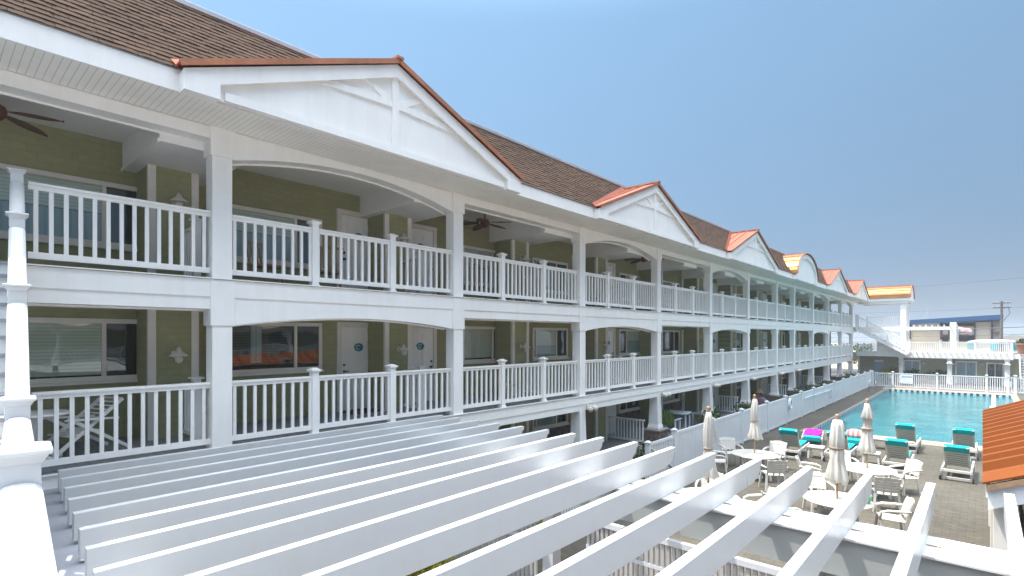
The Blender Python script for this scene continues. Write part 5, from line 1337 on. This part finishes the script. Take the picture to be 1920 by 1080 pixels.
w = MB(); w.lathe([(.26, 0), (.40, .75), (.46, .76), (.46, .90), (.40, .90), (.36, .8)], 0, 0, 20); w.build('pot', 'terracotta', t); w = MB(); w.leaves((0, 0, 1.0), (.45, .45, .28), 260, .09); w.build('foliage', 'leaf', t)
# outer stair at the right end of the wing
t = thing('outdoor_staircase', 'grey and white steps at the right end of the far wing', 'staircase', (2.5, 61.2, 0))
for k in range(12): w = MB(); w.box(-.15, -2.6 + k * .22, .2 + k * .215, 1.2, -2.3 + k * .22, .24 + k * .215); w.build('tread', 'grey_trim', t)
w = MB(); w.bar((-.2, -2.6, .1), (-.2, .2, 2.7), .05, .3); w.bar((1.25, -2.6, .1), (1.25, .2, 2.7), .05, .3); w.build('stringer', 'white', t)
for i, (x, z, r1, r2, mt, lb) in enumerate(((-6.9, 0.75, 1.1, .75, 'leaf_y', 'yellow-green shrub below the far staircase'), (-6.5, 1.15, .9, .8, 'leaf', 'dark green shrub behind the yellow-green one below the far staircase'),
                                          (-5.0, .7, .9, .6, 'leaf', 'low green shrub before the left sliding door of the far wing'), (-3.2, .7, 1.0, .55, 'leaf', 'low green shrub before the khaki wall of the far wing'))):
    bush('shrub', lb, (x, 62.6 + (.7 if mt == 'leaf' else -.3) * (i < 2), z), (r1, .6, r2), 700, .09, mt, 40 + i, group='shrubs before the far wing')

# ================================================================== OPPOSITE WING (right of the frame; mirrored in the panes)
ow = thing('opposite_wing', 'white balconied motel wing facing the courtyard from beyond the right edge', 'motel', (21, 15, 0))
w = MB(); w.box(2.4, -35, 0, 9, 33, 5.2); w.build('wall', 'khaki', ow)
for z in (2.43, 5.25): w = MB(); w.box(0, -35, z - .5, 2.4, 33, z); w.build('deck', 'white', ow)
w = MB()
for k in range(14): w.box(0, -34.5 + k * 5.1, 0, .3, -34.2 + k * 5.1, 5.25)
w.build('columns', 'white', ow)
for z in (2.43,):
    w = MB(); w.box(.1, -35, z + 1.0, .2, 33, z + 1.1); w.box(.12, -35, z + .1, .18, 33, z + .18)
    for k in range(340): w.box(.13, -34.9 + k * .2, z + .18, .17, -34.84 + k * .2, z + 1.0)
    w.build('railing', 'white', ow)
w = MB(); w.prism([(-.9, -35, 5.25), (.2, -35, 6.4), (9, -35, 6.4), (9, -35, 5.25)], (0, 68, 0)); w.build('roof', paint('faded_brown_roof', (0.30, 0.21, 0.17), 0.9, 0.2, 0.5), ow)
for k in range(7):
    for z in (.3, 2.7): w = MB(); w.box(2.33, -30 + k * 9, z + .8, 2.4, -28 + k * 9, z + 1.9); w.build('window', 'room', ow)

# ================================================================== BACKGROUND
bb = thing('beige_motel', 'two-storey beige building with a flat dark blue roof band beyond the far wing', 'building')
def bbx(px, py=620): return atY(px, py, 95).x
w = MB(); w.box(bbx(1690), 95, 0, bbx(1860), 107, 6.3); w.build('wall', 'beige', bb)
w = MB(); w.prism([(bbx(1688), 94.2, 6.02), (bbx(1881), 94.2, 6.55), (bbx(1881), 94.2, 7.22), (bbx(1688), 94.2, 6.62)], (0, 13, 0)); w.build('roof', 'blue_roof', bb)
for a, b in ((1763, 1767), (1778, 1781), (1795, 1798), (1826, 1829), (1858, 1862), (1705, 1708)):
    w = MB(); w.box(bbx(a), 94.8, 3.95, bbx(b), 95, 6.25); w.build('pilaster', 'plum', bb)
for a, b, za, zb in ((1767, 1778, 5.7, 6.15), (1798, 1826, 5.7, 6.2), (1767, 1778, 3.7, 4.6), (1798, 1826, 3.7, 4.6)):
    w = MB(); w.box(bbx(a), 94.9, za, bbx(b), 94.99, zb); w.build('window', 'room', bb)
w = MB()
for z in (3.4, 5.0): w.box(bbx(1862), 95, z, bbx(1877), 97, z + .15); w.box(bbx(1862), 95, z + .15, bbx(1877), 95.05, z + .9)
w.build('balcony', 'far', bb)
w = MB(); w.box(bbx(1862), 97, 0, bbx(1878), 106, 6.5); w.build('recessed_wall', 'beige', bb)
po = thing('utility_pole', 'wooden utility pole with two cross-arms behind the far deck', 'utility pole', (1.78, 90, 0))
w = MB(); w.tube([(0, 0, 0), (0, 0, 8.75)], [.17, .12], 10); w.build('pole', 'polew', po)
for z in (8.50, 7.95): w = MB(); w.box(-.85, -.16, z - .06, .85, -.10, z + .06); w.build('cross_arm', 'polew', po)
w = MB()
for z in (8.56, 8.01):
    for x in (-.75, -.4, .4, .75): w.lathe([(.03, z), (.05, z + .05), (.02, z + .14)], x, -.13, 8)
w.build('insulators', 'grey_trim', po); w = MB(); w.tube([(.6, 0, 8), (.75, 0, 7.2), (.35, 0, 6.6), (.15, 0, 6.2)], .03, 6); w.build('drop_cable', 'dark', po)
def wire(label, pts, r): 
    m_ = MB(); A, B = Vector(pts[0]), Vector(pts[1]); n = 24
    m_.tube([A.lerp(B, i / n) - Vector((0, 0, 4 * pts[2] * (i / n) * (1 - i / n))) for i in range(n + 1)], r, 5); tag(m_.build('power_line', 'dark'), label, 'power line')
wire('highest thin power line crossing the sky above the barrel copper roof', ((-40, 88, 10.9), (34, 90, 13.8), 1.2), .02)
wire('thin power line level with the lower cross-arm of the utility pole', ((-40, 90, 8.0), (30, 90, 8.9), .7), .012)
wire('thick power line passing behind the far pergola', ((-30, 88, 4.6), (34, 88, 7.4), .6), .045)
wire('second power line just below the thick one', ((-30, 88, 4.1), (34, 88, 6.0), .5), .02)
an = thing('antenna', 'thin antenna mast on the blue roof', 'antenna', (-5.9, 97, 6.6)); w = MB(); w.tube([(0, 0, 0), (0, 0, 1.6)], .06, 6); w.box(.6, -.3, -.1, 1.6, .3, .35); w.build('mast', 'grey_trim', an)
fl = thing('flag', 'small red and white striped flag drooping beside the far pergola post', 'flag', (-1.7, 64, 4.8))
w = MB(); A = []; Bp = []
for i in range(13):
    q = i / 12; A.append((q * .95, .08 * math.sin(q * 9), .45 - .25 * q)); Bp.append((q * .95, .08 * math.sin(q * 9 + .4), -.15 - .20 * q))
w.strip(A, Bp, (0, .012, 0)); w.build('cloth', 'flag', fl, smooth=True); w = MB(); w.tube([(0, 0, -2), (0, 0, .5)], .025, 6); w.build('staff', 'signw', fl)
r_ = random.Random(11)
for i in range(9):
    x = 6 + i * 6.5 + r_.uniform(-1, 1); y = 175 + r_.uniform(-10, 40); wd = r_.uniform(3, 5); h = r_.uniform(4.2, 6.0)
    t = thing('distant_house', 'pale gabled house far beyond the utility pole', 'house', (x, y, 0), 0, 'distant houses')
    w = MB(); w.box(-wd, -4, 0, wd, 4, h * .65); w.build('wall', 'far', t); w = MB(); w.prism([(-wd - .3, -4.3, h * .65), (wd + .3, -4.3, h * .65), (0, -4.3, h)], (0, 8.6, 0)); w.build('roof', 'polew' if i % 2 else 'far', t)
for i, (x, y, z, r1) in enumerate(((-14.0, 74, 2.2, 1.8), (-18, 78, 2.4, 2.3), (-11.2, 76, 2.0, 1.6))):
    bush('shrub', ('yellow-green dune shrub seen through the far arch', 'dune shrub behind the end of the wing', 'dune shrub seen beside the far staircase')[i], (x, y, z), (r1, r1, 1.5), 900, .16, 'leaf_y' if i == 0 else 'leaf', 60 + i, group='dune shrubs')

# ================================================================== AIR
hz = bpy.data.materials.new('haze_air'); hz.use_nodes = True; hn = hz.node_tree; hn.nodes.remove(hn.nodes['Principled BSDF'])
pv = hn.nodes.new('ShaderNodeVolumePrincipled'); pv.inputs['Color'].default_value = (0.88, 0.94, 1.0, 1); pv.inputs['Density'].default_value = 0.0009; pv.inputs['Anisotropy'].default_value = 0.2
hn.links.new(pv.outputs[0], hn.nodes['Material Output'].inputs['Volume'])
tag(MB().box(-605, -305, -1.05, 605, 905, 15.5).build('haze', hz), kind='stuff')

# ================================================================== LIGHT
SKY_EXP, SKY_K, ZENITH_FILL = 0.22, 1.36, 4.4
SUN = Vector((-0.34, -0.22, 1.0)).normalized()
el = math.asin(SUN.z); az_ = math.atan2(SUN.x, SUN.y)
sl_ = bpy.data.lights.new('sun', 'SUN'); so = bpy.data.objects.new('sun', sl_); C.objects.link(so)
sl_.energy = 2.5; sl_.angle = R(0.53); sl_.color = (1.0, 0.955, 0.89)
so.rotation_euler = SUN.to_track_quat('Z', 'Y').to_euler(); so.location = (0, 0, 40)
wd_ = bpy.data.worlds.new('World'); sc.world = wd_; wd_.use_nodes = True
nt = wd_.node_tree; bg = nt.nodes['Background']
sky = nt.nodes.new('ShaderNodeTexSky'); sky.sky_type = 'NISHITA'; sky.sun_disc = False
sky.sun_elevation = el; sky.sun_rotation = az_; sky.altitude = 0; sky.air_density = 1.0; sky.dust_density = 0.4; sky.ozone_density = 1.6
# sky brightness evened out between zenith and horizon
sh_ = nt.nodes.new('ShaderNodeSeparateColor'); sh_.mode = 'HSV'; ch_ = nt.nodes.new('ShaderNodeCombineColor'); ch_.mode = 'HSV'
pw = nt.nodes.new('ShaderNodeMath'); pw.operation = 'POWER'; pw.inputs[1].default_value = SKY_EXP
ml = nt.nodes.new('ShaderNodeMath'); ml.operation = 'MULTIPLY'; ml.inputs[1].default_value = SKY_K
ms = nt.nodes.new('ShaderNodeMath'); ms.operation = 'MULTIPLY_ADD'; ms.inputs[1].default_value = 0.50; ms.inputs[2].default_value = 0.30
nt.links.new(sky.outputs[0], sh_.inputs[0]); ch_.inputs[0].default_value = 0.594; nt.links.new(sh_.outputs[1], ms.inputs[0]); nt.links.new(ms.outputs[0], ch_.inputs[1])
nt.links.new(sh_.outputs[2], pw.inputs[0]); nt.links.new(pw.outputs[0], ml.inputs[0]); nt.links.new(ml.outputs[0], ch_.inputs[2])
# sky brightened above the view, added as fill for the shaded facade
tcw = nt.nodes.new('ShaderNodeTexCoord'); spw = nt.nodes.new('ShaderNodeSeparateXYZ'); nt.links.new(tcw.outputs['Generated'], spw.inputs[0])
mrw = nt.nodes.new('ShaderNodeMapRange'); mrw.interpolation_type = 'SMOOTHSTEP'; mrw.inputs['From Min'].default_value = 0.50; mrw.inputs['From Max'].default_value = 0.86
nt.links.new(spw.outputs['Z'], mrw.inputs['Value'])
mb1 = nt.nodes.new('ShaderNodeMath'); mb1.operation = 'MULTIPLY_ADD'; mb1.inputs[1].default_value = ZENITH_FILL; mb1.inputs[2].default_value = 1.0; nt.links.new(mrw.outputs[0], mb1.inputs[0])
# the sky is brighter towards the sun's side and deeper blue away from it
dtw = nt.nodes.new('ShaderNodeVectorMath'); dtw.operation = 'DOT_PRODUCT'; dtw.inputs[1].default_value = SUN; nt.links.new(tcw.outputs['Generated'], dtw.inputs[0])
sd1 = nt.nodes.new('ShaderNodeMath'); sd1.operation = 'MULTIPLY_ADD'; sd1.inputs[1].default_value = 0.75; sd1.inputs[2].default_value = 0.73; nt.links.new(dtw.outputs['Value'], sd1.inputs[0])
sd2 = nt.nodes.new('ShaderNodeMath'); sd2.operation = 'MULTIPLY'; nt.links.new(ml.outputs[0], sd2.inputs[0]); nt.links.new(sd1.outputs[0], sd2.inputs[1])
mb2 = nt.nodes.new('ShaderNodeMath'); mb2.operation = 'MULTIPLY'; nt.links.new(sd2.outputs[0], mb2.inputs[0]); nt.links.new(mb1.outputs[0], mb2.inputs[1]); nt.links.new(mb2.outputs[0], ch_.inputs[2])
mb3 = nt.nodes.new('ShaderNodeMath'); mb3.operation = 'MULTIPLY_ADD'; mb3.inputs[1].default_value = -0.75; mb3.inputs[2].default_value = 1.0; nt.links.new(mrw.outputs[0], mb3.inputs[0])
mb4 = nt.nodes.new('ShaderNodeMath'); mb4.operation = 'MULTIPLY'; nt.links.new(ms.outputs[0], mb4.inputs[0]); nt.links.new(mb3.outputs[0], mb4.inputs[1]); nt.links.new(mb4.outputs[0], ch_.inputs[1])
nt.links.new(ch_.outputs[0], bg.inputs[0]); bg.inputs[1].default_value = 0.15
sc.view_settings.view_transform = 'Standard'; sc.view_settings.look = 'None'; sc.view_settings.gamma = 1; sc.view_settings.use_curve_mapping = False
sc.view_settings.exposure = 1.52
sc.cycles.max_bounces = 12; sc.cycles.diffuse_bounces = 8; sc.cycles.glossy_bounces = 4; sc.cycles.transparent_max_bounces = 8
sc.cycles.use_denoising = True

for o_ in bpy.data.objects:
    if 'label' in o_ and not 4 <= len(o_['label'].replace('-', ' ').split()) <= 16: print('LONGLABEL', len(o_['label'].split()), o_['label'])
